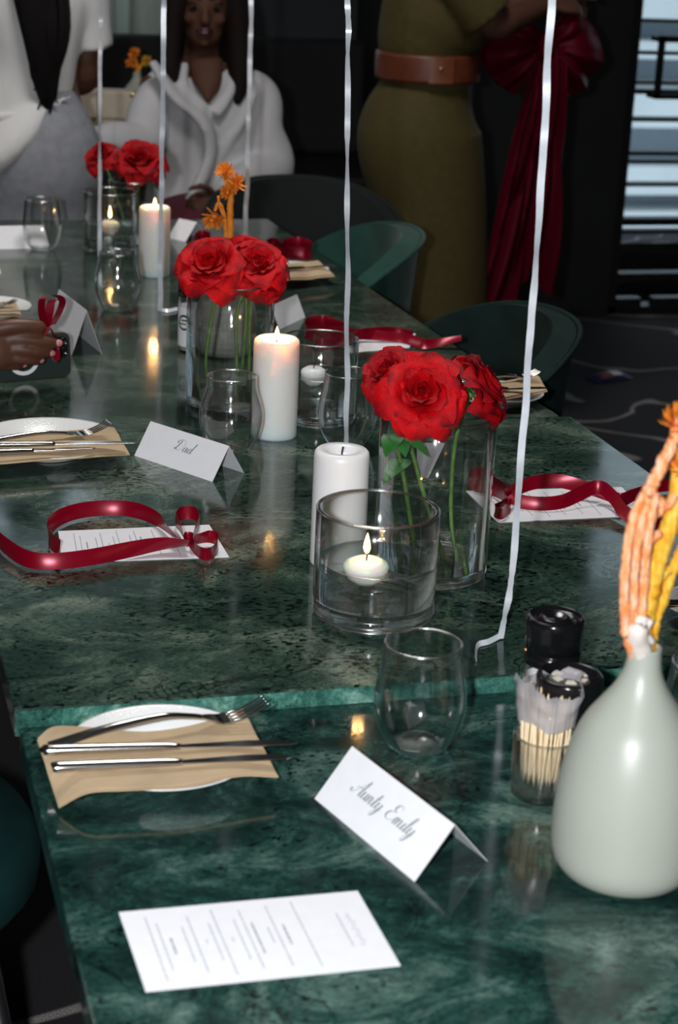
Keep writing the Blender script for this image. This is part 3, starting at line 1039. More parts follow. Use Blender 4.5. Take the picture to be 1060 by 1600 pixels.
mk('flower_head', flower_head(fp(1064, 672) - neck, 36 * svk, TOCAM * .3 + V((.1, 0, 1)), 3, 110), ORANGE, d1)
mk('flower_head', flower_head(fp(1068, 738) - neck, 26 * svk, TOCAM * .3 + V((-.1, 0, 1)), 4, 80), ORANGE, d1)
d2 = thing('dried_stem', 'yellow ochre dried stem forking to the right in the foreground sage vase', 'dried flower', neck, 0, None)
mk('stalk', knobby(rel([neck + V((.003, .004, 0)), fp(1006, 980, .006), fp(1018, 920, .006), fp(1030, 870, .006), fp(1048, 820, .006), fp(1064, 740, .006), fp(1075, 690, .006)], neck), 17 * svk, 12 * svk, 5), YELLOW, d2)
mk('side_shoot', knobby(rel([neck + V((.006, .004, 0)), fp(1020, 980, .008), fp(1034, 940, .008), fp(1052, 890, .01), fp(1075, 845, .01)], neck), 11 * svk, 9 * svk, 6), YELLOW, d2)
mk('side_shoot', knobby(rel([fp(1030, 905, .006), fp(1042, 893, .008), fp(1050, 890, .01)], neck), 8 * svk, 7 * svk, 7, 5), YELLOW, d2)
mk('flower_head', flower_head(fp(1078, 676, .006) - neck, 30 * svk, TOCAM * .3 + V((.3, 0, 1)), 9, 60), ORANGE, d2)
d3 = thing('dried_stem', 'pale bleached husky stem stub in the neck of the foreground sage vase', 'dried flower', neck, 0, None)
mk('stalk', join(knobby(rel([neck, fp(996, 990, -.006), fp(1000, 975, -.006), fp(1003, 962, -.006)], neck), 19 * svk, 12 * svk, 12, 5),
                 knobby(rel([fp(998, 1004, -.008), fp(1008, 985, -.008), fp(1018, 968, -.008)], neck), 6 * svk, 6 * svk, 14, 5),
                 knobby(rel([fp(1006, 1006, -.008), fp(1012, 995, -.008), fp(1021, 1004, -.008)], neck), 6 * svk, 5 * svk, 13, 4)), HUSK, d3, mods=(SMO(1),))

# second vase behind the middle roses
s2c = at(352, 553, TF)
s2k = scale_at(s2c + V((0, 0, .08)))
s2H = vase_h(s2c, 388)
bottle_vase(s2c, 48 * s2k, s2H, 'grey bottle vase seen through the middle glass rose vase', GRAYVASE)
n2 = s2c + V((0, 0, s2H * .93))
def fp2(px, py, dy=0): return aty(px, py, s2c.y + dy)
e1 = thing('dried_stem', 'orange dried flower stem rising behind the middle red roses', 'dried flower', n2, 0, None)
mk('stalk', knobby(rel([n2, fp2(360, 360), fp2(360, 330), fp2(362, 290)], n2), 6 * s2k, 4.5 * s2k, 41), ORANGE, e1)
for (x, y, r, sd) in ((353, 270, 17, 1), (369, 289, 18, 2), (356, 302, 14, 3)):
    mk('side_shoot', knobby(rel([fp2(361, 315), fp2((361 + x) / 2, (315 + y) / 2), fp2(x, y + 4)], n2), 2.2 * s2k, 2 * s2k, sd, 4), ORANGE, e1)
    mk('flower_head', flower_head(fp2(x, y, -.01) - n2, r * s2k, TOCAM + V((0, 0, .3)), 50 + sd, 70), ORANGE, e1)
e2 = thing('dried_stem', 'shorter orange dried flower bending left above the middle roses', 'dried flower', n2, 0, None)
mk('stalk', knobby(rel([n2 + V((-.003, 0, 0)), fp2(352, 350), fp2(347, 325), fp2(341, 318), fp2(336, 330)], n2), 3.5 * s2k, 2.4 * s2k, 43), ORANGE, e2)
mk('side_shoot', knobby(rel([fp2(350, 340), fp2(343, 320), fp2(341, 306)], n2), 2.6 * s2k, 2 * s2k, 45, 5), ORANGE, e2)
mk('flower_head', flower_head(fp2(336, 338, -.01) - n2, 20 * s2k, TOCAM * .7 + V((-.2, 0, -.6)), 61, 80), ORANGE, e2)

# third vase, on the far side table behind the people
SIDE_Y, SIDE_Z = 6.3, .80


# ------------------------------------------------------------------ plates, napkins, cutlery
def plate_prof(R_):
    return [(0, .004), (R_ * .52, .004), (R_ * .60, .006), (R_ * .66, .011), (R_ * .98, .0195), (R_, .0205), (R_ * 1.0, .0185), (R_ * .7, .008), (R_ * .58, .001), (R_ * .55, 0), (0, 0)]

CHINAR = mat('white_china_beaded', (.80, .81, .81), .2)
nt, N, L, b = nodes(CHINAR)
tc = N.new('ShaderNodeTexCoord')
vo = tex(nt, 'Voronoi', tc.outputs['Object'], Scale=260)
bp = N.new('ShaderNodeBump'); bp.inputs['Strength'].default_value = .25; bp.inputs['Distance'].default_value = .001
L.new(vo.outputs[0], bp.inputs['Height']); L.new(bp.outputs[0], b.inputs['Normal'])


def plate(c, R_, label):
    t = thing('side_plate', label, 'plate', c, 0, 'white side plates')
    mk('well', lathe(plate_prof(R_)[:3] + [(R_ * .62, .0072), (R_ * .6, .003), (R_ * .58, .001), (R_ * .55, 0), (0, 0)], 64), CHINA, t)
    mk('rim', lathe([(R_ * .60, .0062), (R_ * .66, .011), (R_ * .98, .0195), (R_, .0205), (R_ * 1.004, .0192), (R_ * .7, .0082), (R_ * .6, .0032)], 96), CHINAR, t)
    return t


def napkin(corners, zs, label, seed, bulge=.006, n=18, dips=()):
    """four px corners (tl, tr, br, bl) with heights above the table"""
    pts = [at(x, y, z) for (x, y), z in zip(corners, zs)]
    c = sum(pts, V()) / 4
    t0 = thing('paper_napkin', label, 'napkin', (c.x, c.y, min(zs)), 0, 'tan paper napkins')
    rr = random.Random(seed)
    def fn(u, v):
        p = pts[0].lerp(pts[1], u).lerp(pts[3].lerp(pts[2], u), v)
        d = V(((u - .5) * 2, (v - .5) * 2, 0))
        zc = max(zs) + .001
        p.z = p.z + (zc - p.z) * (1 - min(1, max(abs(d.x), abs(d.y))) ** 3.0) + bulge * .25 * noise.noise(V((u * 3 + seed, v * 3, 0)))
        return p - t0.location
    mk('sheet', grid(fn, n, n), KRAFT, t0, mods=(SOL(.0012),))
    def fn2(u, v):
        u2, v2 = .02 + u * .96, .03 + v * .94
        p = V(fn(u2, v2)); p.z += .0022
        return p
    mk('upper_fold', grid(fn2, n, n), KRAFT, t0, mods=(SOL(.001),))
    return t0


def knife(a, b_, label, w=.0085, grp='table knives'):
    """handle end a, tip b_ in world space"""
    a, b_ = V(a), V(b_)
    t = thing('knife', label, 'knife', a, 0, grp)
    d = (b_ - a); L_ = d.length; d.normalize()
    s_ = d.cross(V((0, 0, 1))).normalized(); u = s_.cross(d)
    M = Matrix((d, s_, u)).transposed().to_4x4()
    hl = L_ * .53
    h_ = stube([(0, 0, .0028), (.004, 0, .003), (hl * .4, 0, .003), (hl * .85, 0, .0027), (hl, 0, .0022)], [(.0055, .0040), (.0066, .0048), (.0060, .0044), (.0050, .0038), (.0038, .0030)], 4, 12, (0, 0, 1))
    mk('handle', xf(h_, M), STEEL, t)
    bl = prism([(hl - .004, -.003), (hl + .01, -.0045), (hl + .03, -.006), (L_ * .8, -.0085), (L_ * .93, -.007), (L_, .0005), (L_ * .97, .0036), (L_ * .8, .004), (hl, .0034)], .0015, .0027)
    mk('blade', xf(bl, M), STEEL, t, False, mods=(BEV(.0004, 2),))
    return t


def fork(a, b_, label, arch=.010, grp='table forks'):
    a, b_ = V(a), V(b_)
    t = thing('fork', label, 'fork', a, 0, grp)
    d = (b_ - a); L_ = d.length; d.normalize()
    s_ = d.cross(V((0, 0, 1))).normalized(); u = s_.cross(d)
    M = Matrix((d, s_, u)).transposed().to_4x4()
    def prof(x):
        return arch * math.sin(PI * min(1, x / (L_ * .78)) ** 1.3) + (0 if x < L_ * .78 else .30 * (x - L_ * .78) * ((x - L_ * .78) / (L_ * .22)))
    xs = [0, .01, L_ * .25, L_ * .5, L_ * .64, L_ * .70]
    h_ = stube([(x, 0, prof(x) + .002) for x in xs], [(.0060, .0030), (.0068, .0036), (.0052, .0034), (.0036, .0030), (.0032, .0026), (.0040, .0022)], 4, 12, (0, 0, 1))
    mk('handle', xf(h_, M), STEEL, t)
    ms = []
    A, B = [], []
    for i in range(9):
        x = L_ * (.69 + .13 * i / 8)
        w = .0036 + (.0118 - .0036) * math.sin(PI / 2 * i / 8)
        A.append(V((x, -w, prof(x) + .002))); B.append(V((x, w, prof(x) + .002)))
    mk('neck', xf(strip(A, B), M), STEEL, t, mods=(SOL(.0018),))
    for k in range(4):
        y = -.0095 + k * .0063
        mk('tine', xf(stube([(L_ * f, y, prof(L_ * f) + .002) for f in (.81, .88, .95, 1.0)], [(.0020, .0009), (.0018, .0009), (.0016, .0008), (.0007, .0005)], 3, 8, (0, 0, 1)), M), STEEL, t)
    return t


# near setting
pc = at(254, 1185, TN + .006); pc.z = TN
kP = scale_at(pc)
plate(pc, 150 * kP, 'white side plate under tan napkin and cutlery, on the near table')
ZP = TN + .0205
def draped(top, bot, label, sag=0):
    T, B = [at(x, y, TN + z) for x, y, z in top], [at(x, y, TN + z) for x, y, z in bot]
    T, B = cat(T, 6), cat(B, 6)
    c = (T[0] + T[-1] + B[0] + B[-1]) / 4
    t0 = thing('paper_napkin', label, 'napkin', (c.x, c.y, TN), 0, 'tan paper napkins')
    n_ = len(T) - 1
    def sheet(dz, inset):
        def fn(u, v):
            u, v = inset + u * (1 - 2 * inset), inset + v * (1 - 2 * inset)
            k = min(int(u * n_), n_ - 1); f_ = u * n_ - k
            p = T[k].lerp(T[k + 1], f_).lerp(B[k].lerp(B[k + 1], f_), v)
            p.z += dz + .0025 * noise.noise(V((u * 4, v * 4, 2))) * math.sin(PI * v) - sag * math.sin(PI * v) * math.sin(PI * u)
            return p - t0.location
        return grid(fn, 36, 16)
    mk('sheet', sheet(0, 0), KRAFT, t0, mods=(SOL(.0012),))
    mk('upper_fold', sheet(.002, .008), KRAFT, t0, mods=(SOL(.001),))
    return t0
draped([(58, 1157, .019), (84, 1138, .023), (140, 1139, .0235), (225, 1146, .0235), (308, 1134, .024), (380, 1108, .023)],
       [(92, 1262, .005), (138, 1239, .0215), (200, 1235, .0225), (290, 1230, .0225), (372, 1213, .0235), (435, 1214, .020)],
       'tan paper napkin on the near plate, under fork and two knives')
zk = ZP + .008
fork(at(76, 1168, zk), at(416, 1116, zk + .004), 'steel fork lying across the napkin on the near plate', .013)
knife(at(69, 1176, zk - .001), at(466, 1164, zk + .001), 'steel knife just below the fork on the near napkin')
knife(at(84, 1203, zk), at(458, 1186, zk + .001), 'steel knife nearest the napkin\'s front edge on the near plate')

# left setting on the middle table
pc2 = at(74, 698, TF + .006); pc2.z = TF
plate(pc2, 112 * scale_at(pc2), 'white side plate left of the Dad card')
ZQ = TF + .0205
napkin([(-70, 690), (178, 668), (203, 711), (-70, 730)], [ZQ, ZQ + .003, ZQ - .004, ZQ], 'tan paper napkin on the plate left of the Dad card', 2)
zk = ZQ + .007
fork(at(-60, 700, zk), at(172, 675, zk + .004), 'steel fork with shining tines on the plate left of the Dad card', .008)
knife(at(-66, 698, zk + .003), at(218, 694, zk + .005), 'steel knife pointing at the Dad card')
knife(at(-60, 712, zk), at(150, 702, zk), 'second steel knife, nearer edge of the plate left of the Dad card')

# right far setting, by the table corner in front of the second chair
pc3 = at(787, 622, TF + .008); pc3.z = TF
plate(pc3, 62 * scale_at(pc3), 'white side plate at the right table edge behind the nearest roses')
napkin([(735, 606), (842, 588), (856, 612), (740, 634)], [ZQ, ZQ + .003, ZQ + .001, ZQ], 'tan paper napkin on the plate behind the nearest roses', 3)
zk = ZQ + .007
fork(at(720, 600, zk), at(842, 588, zk + .006), 'steel fork on the plate behind the nearest roses', .006)
knife(at(724, 612, zk), at(858, 608, zk + .004), 'steel knife on the plate behind the nearest roses')
# far right setting
pc4 = at(462, 427, TF + .008); pc4.z = TF
plate(pc4, 52 * scale_at(pc4), 'white side plate behind the middle roses near the table\'s right edge')
napkin([(425, 418), (497, 408), (524, 432), (440, 440)], [ZQ, ZQ + .006, ZQ - .002, ZQ], 'tan paper napkin on the plate behind the middle roses', 4, .012)
knife(at(432, 424, ZQ + .012), at(514, 417, ZQ + .012), 'steel knife on the plate behind the middle roses')
# far left setting by the hand
pc5 = at(-18, 486, TF + .008); pc5.z = TF
plate(pc5, 66 * scale_at(pc5), 'white side plate cut by the frame, behind the phone hand')
napkin([(-70, 478), (24, 472), (34, 494), (-70, 500)], [ZQ, ZQ + .002, ZQ, ZQ], 'tan paper napkin on the plate behind the phone hand', 5)
knife(at(-80, 490, ZQ + .007), at(48, 487, ZQ + .008), 'steel knife on the plate behind the phone hand')
fork(at(-80, 482, ZQ + .008), at(26, 476, ZQ + .010), 'steel fork on the plate behind the phone hand', .004)
# right edge setting, mostly outside the frame
pc6 = at(1120, 960, TF + .006); pc6.z = TF
plate(pc6, 84 * scale_at(pc6), 'white side plate at the right frame edge behind dried stems')
napkin([(1070, 935), (1200, 928), (1205, 985), (1060, 990)], [ZQ, ZQ + .002, ZQ, ZQ - .008], 'tan paper napkin at the right frame edge behind dried stems', 6)
knife(at(1040, 947, ZQ + .007), at(1190, 938, ZQ + .008), 'steel knife at the right frame edge behind dried stems')


# ------------------------------------------------------------------ script lettering (strokes as flat print)
GLY = {
    'A': (.74, [[(-.06, .2), (-.03, .04), (.10, .0), (.26, .25), (.44, .65), (.60, 1.0)], [(.60, 1.02), (.58, .6), (.57, .15), (.63, .0), (.74, .1)], [(.10, .36), (.34, .46), (.66, .40)]]),
    'u': (.42, [[(-.02, .28), (.04, .42), (.03, .12), (.10, .0), (.2, .08), (.28, .38)], [(.28, .42), (.27, .1), (.33, .0), (.43, .12)]]),
    'n': (.42, [[(-.02, .28), (.03, .40), (.02, .0)], [(.02, .2), (.13, .42), (.22, .36), (.22, .1), (.29, .0), (.42, .14)]]),
    't': (.26, [[(-.02, .14), (.12, .82)], [(.12, .82), (.06, .12), (.13, .0), (.27, .14)], [(-.04, .54), (.24, .56)]]),
    'y': (.44, [[(-.02, .28), (.04, .42), (.03, .12), (.10, .0), (.2, .08), (.28, .38)], [(.29, .42), (.26, -.1), (.16, -.40), (.03, -.34), (.10, -.14), (.44, .12)]]),
    'E': (.66, [[(.60, .80), (.50, 1.0), (.26, .95), (.22, .68), (.42, .56)], [(.42, .56), (.10, .46), (.04, .16), (.26, .0), (.50, .10), (.62, .28)]]),
    'm': (.60, [[(-.02, .28), (.03, .40), (.02, .0)], [(.02, .2), (.12, .42), (.19, .34), (.19, .0)], [(.19, .2), (.31, .42), (.39, .34), (.40, .1), (.47, .0), (.60, .14)]]),
    'i': (.22, [[(-.02, .14), (.05, .42), (.03, .1), (.10, .0), (.22, .14)], [(.09, .60), (.10, .66)]]),
    'l': (.22, [[(-.02, .14), (.14, .6), (.20, .92), (.13, 1.0), (.07, .8), (.04, .12), (.10, .0), (.22, .14)]]),
    'D': (.86, [[(.26, .92), (.22, .5), (.10, .06), (-.04, .10), (.06, .18), (.30, .02), (.60, .14), (.74, .52), (.62, .88), (.30, 1.02), (.02, .88), (-.04, .68), (.10, .62)]]),
    'a': (.46, [[(.28, .34), (.15, .43), (.01, .22), (.08, .0), (.21, .1), (.29, .40)], [(.30, .42), (.28, .08), (.35, .0), (.46, .14)]]),
    'd': (.48, [[(.28, .34), (.15, .43), (.01, .22), (.08, .0), (.21, .1), (.29, .40)], [(.38, 1.0), (.32, .5), (.28, .08), (.35, .0), (.48, .14)]]),
    ' ': (.34, []),
}


def script_text(word, size, slant=.35):
    """flat stroke meshes in the xy-plane, starting at x = 0"""
    ms = []
    x0 = 0
    for ch in word:
        adv, strokes = GLY[ch]
        for st in strokes:
            P = cat([((x0 + x) * 1.22 + slant * y, y, 0) for x, y in st], 8)
            A, B = [], []
            for i, p in enumerate(P):
                d = (P[min(i + 1, len(P) - 1)] - P[max(i - 1, 0)])
                d = d.normalized() if d.length > 1e-6 else V((0, 1, 0))
                w = .014 + .045 * max(0, -d.y) ** 1.6
                n_ = V((-d.y, d.x, 0))
                A.append((p + n_ * w) * size); B.append((p - n_ * w) * size)
            ms.append(strip(A, B))
        x0 += adv
    return join(*ms), x0 * 1.22 * size


def tent_card(fl, fr_, br, ridge_y, ridge_x, label, text=None, tsize=.02, z=None, tx=.5, ty=.55):
    """folded card: px of front-left, front-right and back-right feet, and of the right end of the ridge"""
    z = TF if z is None else z
    A, B, C = at(*fl, z), at(*fr_, z), at(*br, z)
    x = (B - A); Lx = x.length; x.normalize()
    n_ = V((-x.y, x.x, 0))
    dep = (C - B).dot(n_)
    t = thing('place_card', label, 'place card', A, 0, 'folded place cards')
    h = .04
    for _ in range(12):
        p = pr(B + n_ * dep * .5 + V((0, 0, h)))
        h += (p[1] - ridge_y) * scale_at(B) / .93
    R0, R1 = n_ * dep * .5 + V((0, 0, h)), x * Lx + n_ * dep * .5 + V((0, 0, h))
    mk('front_panel', strip([V((0, 0, 0)), x * Lx], [R0, R1]), PAPER, t, False, mods=(SOL(.0005),))
    mk('back_panel', strip([R0, R1], [n_ * dep, x * Lx + n_ * dep]), PAPER, t, False, mods=(SOL(.0005),))
    if text:
        g_, wd = script_text(text, tsize)
        upv = R0.normalized(); nr = x.cross(upv).normalized()
        if nr.dot(-V(A - CAM)) < 0: nr = -nr
        M = Matrix((x, upv, nr)).transposed().to_4x4()
        M.translation = x * (Lx * tx - wd / 2) + upv * (R0.length * ty - tsize * .35) + nr * .0006
        mk('lettering', xf(g_, M), INK, t, False)
    return t, h

_, hh = tent_card((492, 1248), (648, 1378), (757, 1342), 1289, 0, 'white folded place card lettered in grey script, nearest on the table', 'Aunty Emily', .0172, TN, .50, .56)
tent_card((210, 712), (332, 753), (375, 737), 697, 0, 'white folded place card lettered Dad', 'Dad', .0165, TF, .52, .60)
# cards farther off
tent_card((-20, 390), (78, 388), (72, 368), 352, 0, 'white place card by the far left stemless glass', None)
tent_card((408, 511), (449, 492), (462, 503), 460, 0, 'white place card behind the second glass cylinder', None)
tent_card((262, 372), (290, 378), (303, 368), 347, 0, 'white place card right of the farthest pillar candle', None)
# card propped behind the phone: seen end-on
tent_card((70, 520), (112, 556), (153, 548), 485, 0, 'white place card right behind the held phone', None)
tent_card((-40, 436), (2, 427), (10, 420), 408, 0, 'white place card tip at the left frame edge', None)


# ------------------------------------------------------------------ menus
def menu(corners, z, label, rows, grp='printed menu cards'):
    """corners px: tl, tr, br, bl; print rows: (u, v0, v1, ink) across the short side"""
    P = [at(x, y, z) for x, y in corners]
    t = thing('menu_card', label, 'menu', P[0], 0, grp)
    o = P[0]
    v = [p - o + V((0, 0, .0002)) for p in P] + [p - o + V((0, 0, .0011)) for p in P]
    mk('card', (v, [(3, 2, 1, 0), (4, 5, 6, 7), (0, 1, 5, 4), (1, 2, 6, 5), (2, 3, 7, 6), (3, 0, 4, 7)]), PAPER, t, False)
    def q(u, w): return P[0].lerp(P[1], u).lerp(P[3].lerp(P[2], u), w) - o + V((0, 0, .0014))
    rr = random.Random(len(label))
    light, dark = [], []
    for u, v0, v1, k in rows:
        w = v0
        th = .0036 if k else .0026
        while w < v1:
            l = rr.uniform(.018, .06)
            e = min(w + l, v1)
            quad = [q(u - th, w), q(u + th, w), q(u + th, e), q(u - th, e)]
            (dark if k else light).append((quad, [(0, 1, 2, 3)]))
            w = e + .010
    if light:
        mk('small_print', join(*light), INKL, t, False)['kind'] = 'stuff'
    if dark:
        mk('headings', join(*dark), INK, t, False)['kind'] = 'stuff'
    return t, q

ROWS = [(.095, .10, .92, 0), (.13, .20, .80, 0), (.165, .40, .60, 1), (.225, .27, .72, 0), (.26, .14, .86, 0), (.30, .46, .52, 0), (.335, .26, .74, 0), (.365, .08, .92, 0),
        (.405, .46, .52, 0), (.44, .24, .76, 0), (.475, .12, .88, 0), (.505, .30, .70, 1), (.56, .38, .58, 0), (.59, .1, .88, 0), (.625, .36, .62, 1), (.70, .07, .93, 0)]
m1, q1 = menu([(185.5, 1427), (559, 1393.5), (626, 1509.7), (227.6, 1550.5)], TN, 'white printed menu card nearest on the table, without ribbon',
              ROWS + [(.86, .28, .72, 0)])
# script heading of the menu, a flourish of joined strokes too faint to read
hd_ = []
P = []
for i in range(60):
    f_ = i / 59
    w = .30 + .42 * f_
    u = .905 + .008 * math.sin(f_ * 52) + .005 * math.sin(f_ * 23 + 1) - (.012 if i < 5 else 0)
    P.append(q1(u, w))
A = [p for p in P]
mk('heading_script', strip([p + V((.0004, .0003, 0)) for p in P], [p - V((.0004, .0003, 0)) for p in P]), INKL, m1, False)
m2, q2 = menu([(91, 831), (327, 821), (358, 871), (97, 880)], TF, 'white menu card tied with a red ribbon, on the left', [(u * 1.02, a, c, k) for u, a, c, k in ROWS] + [(.83, .25, .75, 0)])
m3, q3 = menu([(728, 768), (972, 762), (1012, 806), (778, 817)], TF, 'white menu card tied with a red ribbon, on the right', [(u, a, c, k) for u, a, c, k in ROWS] + [(.83, .25, .75, 0)])
m4, q4 = menu([(520, 528), (650, 522), (640, 544), (548, 552)], TF, 'white menu card tied with a red ribbon, behind the second glass cylinder', ROWS[:6])


# satin ribbons
def satin(name, label, strands, ref, mt=None, grp='red satin ribbons on the menus'):
    """strands: (points, width, leans): points (px, py, z) of the lower edge; lean: sideways tilt of the band"""
    o = V(ref)
    t = thing(name, label, 'ribbon', o, 0, grp)
    for nm, pts, w, lean in strands:
        base = cat([at(x, y, z) for x, y, z in pts], 8)
        ln = cat([(l, 0, 0) for l in lean], 8) if len(lean) == len(pts) else None
        A = []
        for i, p in enumerate(base):
            d = (base[min(i + 1, len(base) - 1)] - base[max(i - 1, 0)])
            d.z = 0
            d = d.normalized() if d.length > 1e-6 else V((1, 0, 0))
            s_ = V((-d.y, d.x, 0))
            a = ln[i].x if ln else lean[0]
            # lean 0: band on edge; +-1.5: lying flat
            off = V((0, 0, 1)) * math.cos(a) + s_ * math.sin(a)
            nrm = off.cross(d).normalized()
            A.append((p - o, off * w, nrm))
        rows = [[a_[0] + a_[1] * f_ + a_[2] * (.0011 * 4 * f_ * (1 - f_)) for f_ in (0, .12, .3, .5, .7, .88, 1)] for a_ in A]
        nr_ = len(rows)
        mk(nm, grid(lambda u, v: rows[min(int(u * (nr_ - 1) + .5), nr_ - 1)][int(v * 6 + .5)], nr_ - 1, 6), mt or SATIN, t, mods=(SOL(.0002),))
    return t

T1 = TF + .0025
kn = at(293, 846, TF + .006)
satin('satin_ribbon', 'crimson satin ribbon looped in a bow on the left menu card', [
    ('tail', [(296, 852, T1 + .006), (272, 840, T1 + .003), (245, 822, T1), (205, 808, T1), (160, 806, T1), (118, 812, T1), (88, 826, T1), (76, 846, T1), (79, 858, T1), (90, 868, T1)], .020,
     [.9, .5, .0, -.3, -.36, -.36, -.3, -.1, .1, .2]),
    ('tail', [(292, 852, T1 + .006), (250, 860, T1 + .002), (200, 872, T1), (140, 884, T1), (85, 890, T1), (40, 886, T1), (8, 866, T1), (-10, 845, T1), (-30, 820, T1)], .020,
     [.9, .3, -.2, -.33, -.38, -.33, -.2, .0, .0]),
    ('bow_loop', [(292, 850, T1 + .006), (282, 832, T1 + .003), (275, 822, T1 + .002), (284, 812, T1 + .002), (304, 813, T1 + .002), (311, 826, T1 + .002), (303, 842, T1 + .004), (296, 850, T1 + .006)], .018, [.3, .1, 0, 0, 0, 0, .1, .3]),
    ('bow_loop', [(294, 852, T1 + .006), (306, 868, T1 + .003), (322, 876, T1 + .002), (338, 868, T1 + .002), (340, 854, T1 + .002), (326, 848, T1 + .003), (308, 850, T1 + .004), (296, 852, T1 + .006)], .018, [.3, -.1, -.2, 0, 0, .2, .4, .5]),
    ('knot', [(286, 850, T1 + .004), (294, 854, T1 + .004), (302, 851, T1 + .004), (300, 846, T1 + .004), (290, 845, T1 + .004), (286, 850, T1 + .004)], .012, [0]),
], kn)
satin('satin_ribbon', 'crimson satin ribbon curling over the right menu card', [
    ('bow_loop', [(792, 785, T1 + .005), (770, 775, T1), (748, 770, T1), (732, 762, T1), (736, 750, T1), (752, 750, T1), (772, 764, T1), (792, 780, T1 + .005)], .018, [.2, 0, 0, 0, 0, 0, 0, .2]),
    ('bow_loop', [(794, 785, T1 + .005), (778, 800, T1 + .003), (772, 806, T1), (784, 812, T1), (798, 800, T1), (796, 785, T1 + .005)], .016, [.4, .2, 0, 0, .3, .4]),
    ('tail', [(794, 786, T1 + .005), (815, 772, T1 + .006), (840, 764, T1 + .010), (870, 762, T1 + .012), (900, 768, T1 + .010), (930, 776, T1 + .008)], .019, [.4, .3, .32, .36, .6, 1.1]),
    ('tail', [(797, 786, T1 + .005), (815, 795, T1), (850, 798, T1), (882, 794, T1 + .002), (910, 782, T1 + .008), (935, 772, T1 + .014), (955, 788, T1 + .008), (968, 808, T1 + .002), (990, 822, T1), (1020, 830, T1), (1045, 818, T1), (1062, 800, T1)], .019,
     [.4, .35, .3, .34, .5, .35, .35, .5, .4, .3, .1, -.1]),
    ('tail', [(930, 776, T1 + .010), (972, 790, T1 + .002), (990, 784, T1), (1010, 776, T1), (1040, 768, T1), (1075, 772, T1)], .018, [1.1, .6, .2, 0, 0, 0]),
    ('knot', [(786, 784, T1 + .004), (794, 790, T1 + .004), (802, 785, T1 + .004), (798, 780, T1 + .004), (788, 780, T1 + .004), (786, 784, T1 + .004)], .012, [0]),
], at(793, 785, TF + .006))
satin('satin_ribbon', 'crimson satin ribbon tailing off behind the nearest roses', [
    ('tail', [(560, 530, T1 + .004), (600, 533, T1 + .002), (630, 536, T1), (660, 545, T1), (690, 541, T1 + .004), (722, 532, T1 + .016)], .020, [.5, .6, .6, .7, 1.0, 1.3]),
    ('tail', [(556, 532, T1 + .004), (590, 528, T1 + .006), (620, 528, T1 + .004), (645, 534, T1)], .020, [.4, .3, .2, .1]),
    ('bow_loop', [(552, 533, T1 + .004), (530, 520, T1), (505, 512, T1), (480, 516, T1), (478, 528, T1), (510, 532, T1), (552, 534, T1 + .004)], .024, [.2, 0, 0, 0, 0, 0, .2]),
    ('bow_loop', [(554, 534, T1 + .004), (530, 545, T1), (500, 548, T1), (492, 538, T1), (520, 530, T1), (552, 532, T1 + .004)], .022, [.2, 0, 0, 0, 0, .2]),
    ('knot', [(546, 534, T1 + .004), (554, 538, T1 + .004), (561, 533, T1 + .004), (552, 529, T1 + .004), (546, 534, T1 + .004)], .014, [0]),
], at(553, 533, TF + .006))
satin('satin_ribbon', 'dark red satin ribbon bow beyond the middle roses near the right edge', [
    ('bow_loop', [(440, 402, T1), (462, 404, T1), (484, 404, T1), (488, 396, T1), (470, 388, T1), (446, 390, T1), (438, 400, T1)], .026, [0, .1, .2, 0, 0, 0, 0]),
    ('bow_loop', [(444, 404, T1), (425, 400, T1), (415, 392, T1), (428, 386, T1), (444, 398, T1)], .022, [0]),
], at(442, 401, TF + .004))
satin('satin_ribbon', 'dark red satin ribbon peeking left of the orange dried flowers', [
    ('bow_loop', [(302, 384, T1), (312, 388, T1), (326, 388, T1), (328, 378, T1), (314, 374, T1), (304, 380, T1)], .022, [0]),
    ('tail', [(326, 386, T1), (345, 384, T1), (365, 386, T1)], .02, [.3, .4, .6]),
], at(314, 382, TF + .004))


# ------------------------------------------------------------------ curling ribbons of the balloons
def curl(label, pts, w, seed, y=None, tail=()):
    """pts px of the hanging run from the table upward at one depth; tail: px on the table"""
    rr = random.Random(seed)
    foot = at(*pts[0], TF)
    run = [foot + V((0, 0, .0015))] + [aty(x, py, foot.y) for x, py in pts[1:]]
    P = cat(run, 14)
    top = P[-1]
    d = (P[-1] - P[-4]).normalized()
    for k in range(1, 22):
        P.append(top + d * (.045 * k))
    t0 = [at(x, yy, TF) + V((0, 0, .001)) for x, yy in tail]
    t = thing('curling_ribbon', label, 'ribbon', foot, 0, 'silver balloon ribbons')
    A, B = [], []
    base = math.atan2(RIGHT.y, RIGHT.x)
    for i, p in enumerate(P):
        a = base + .3 * math.sin(i * .23 + seed) + 1.5 * noise.noise(V((i * .13, seed * 3.7, 0))) + .25 * noise.noise(V((i * .9, seed, 3)))
        s_ = V((math.cos(a), math.sin(a), 0))
        pp = p + V((0, 0, 0)) + s_ * (.002 * noise.noise(V((i * .15, seed, 5))))
        A.append(pp - s_ * w / 2 - foot); B.append(pp + s_ * w / 2 - foot)
    mk('strand', strip(A, B), FOIL, t, mods=(SOL(.0004),))
    if t0:
        Q = cat([foot + V((0, 0, .0015))] + t0, 8)
        n_ = [V((0, 0, 1)) * w * .6 for _ in Q]
        mk('tail', strip([q - foot for q in Q], [q + V((0, 0, w * .55)) + V((0, w * .7, 0)) - foot for q in Q]), FOIL, t, mods=(SOL(.0004),))
    return t

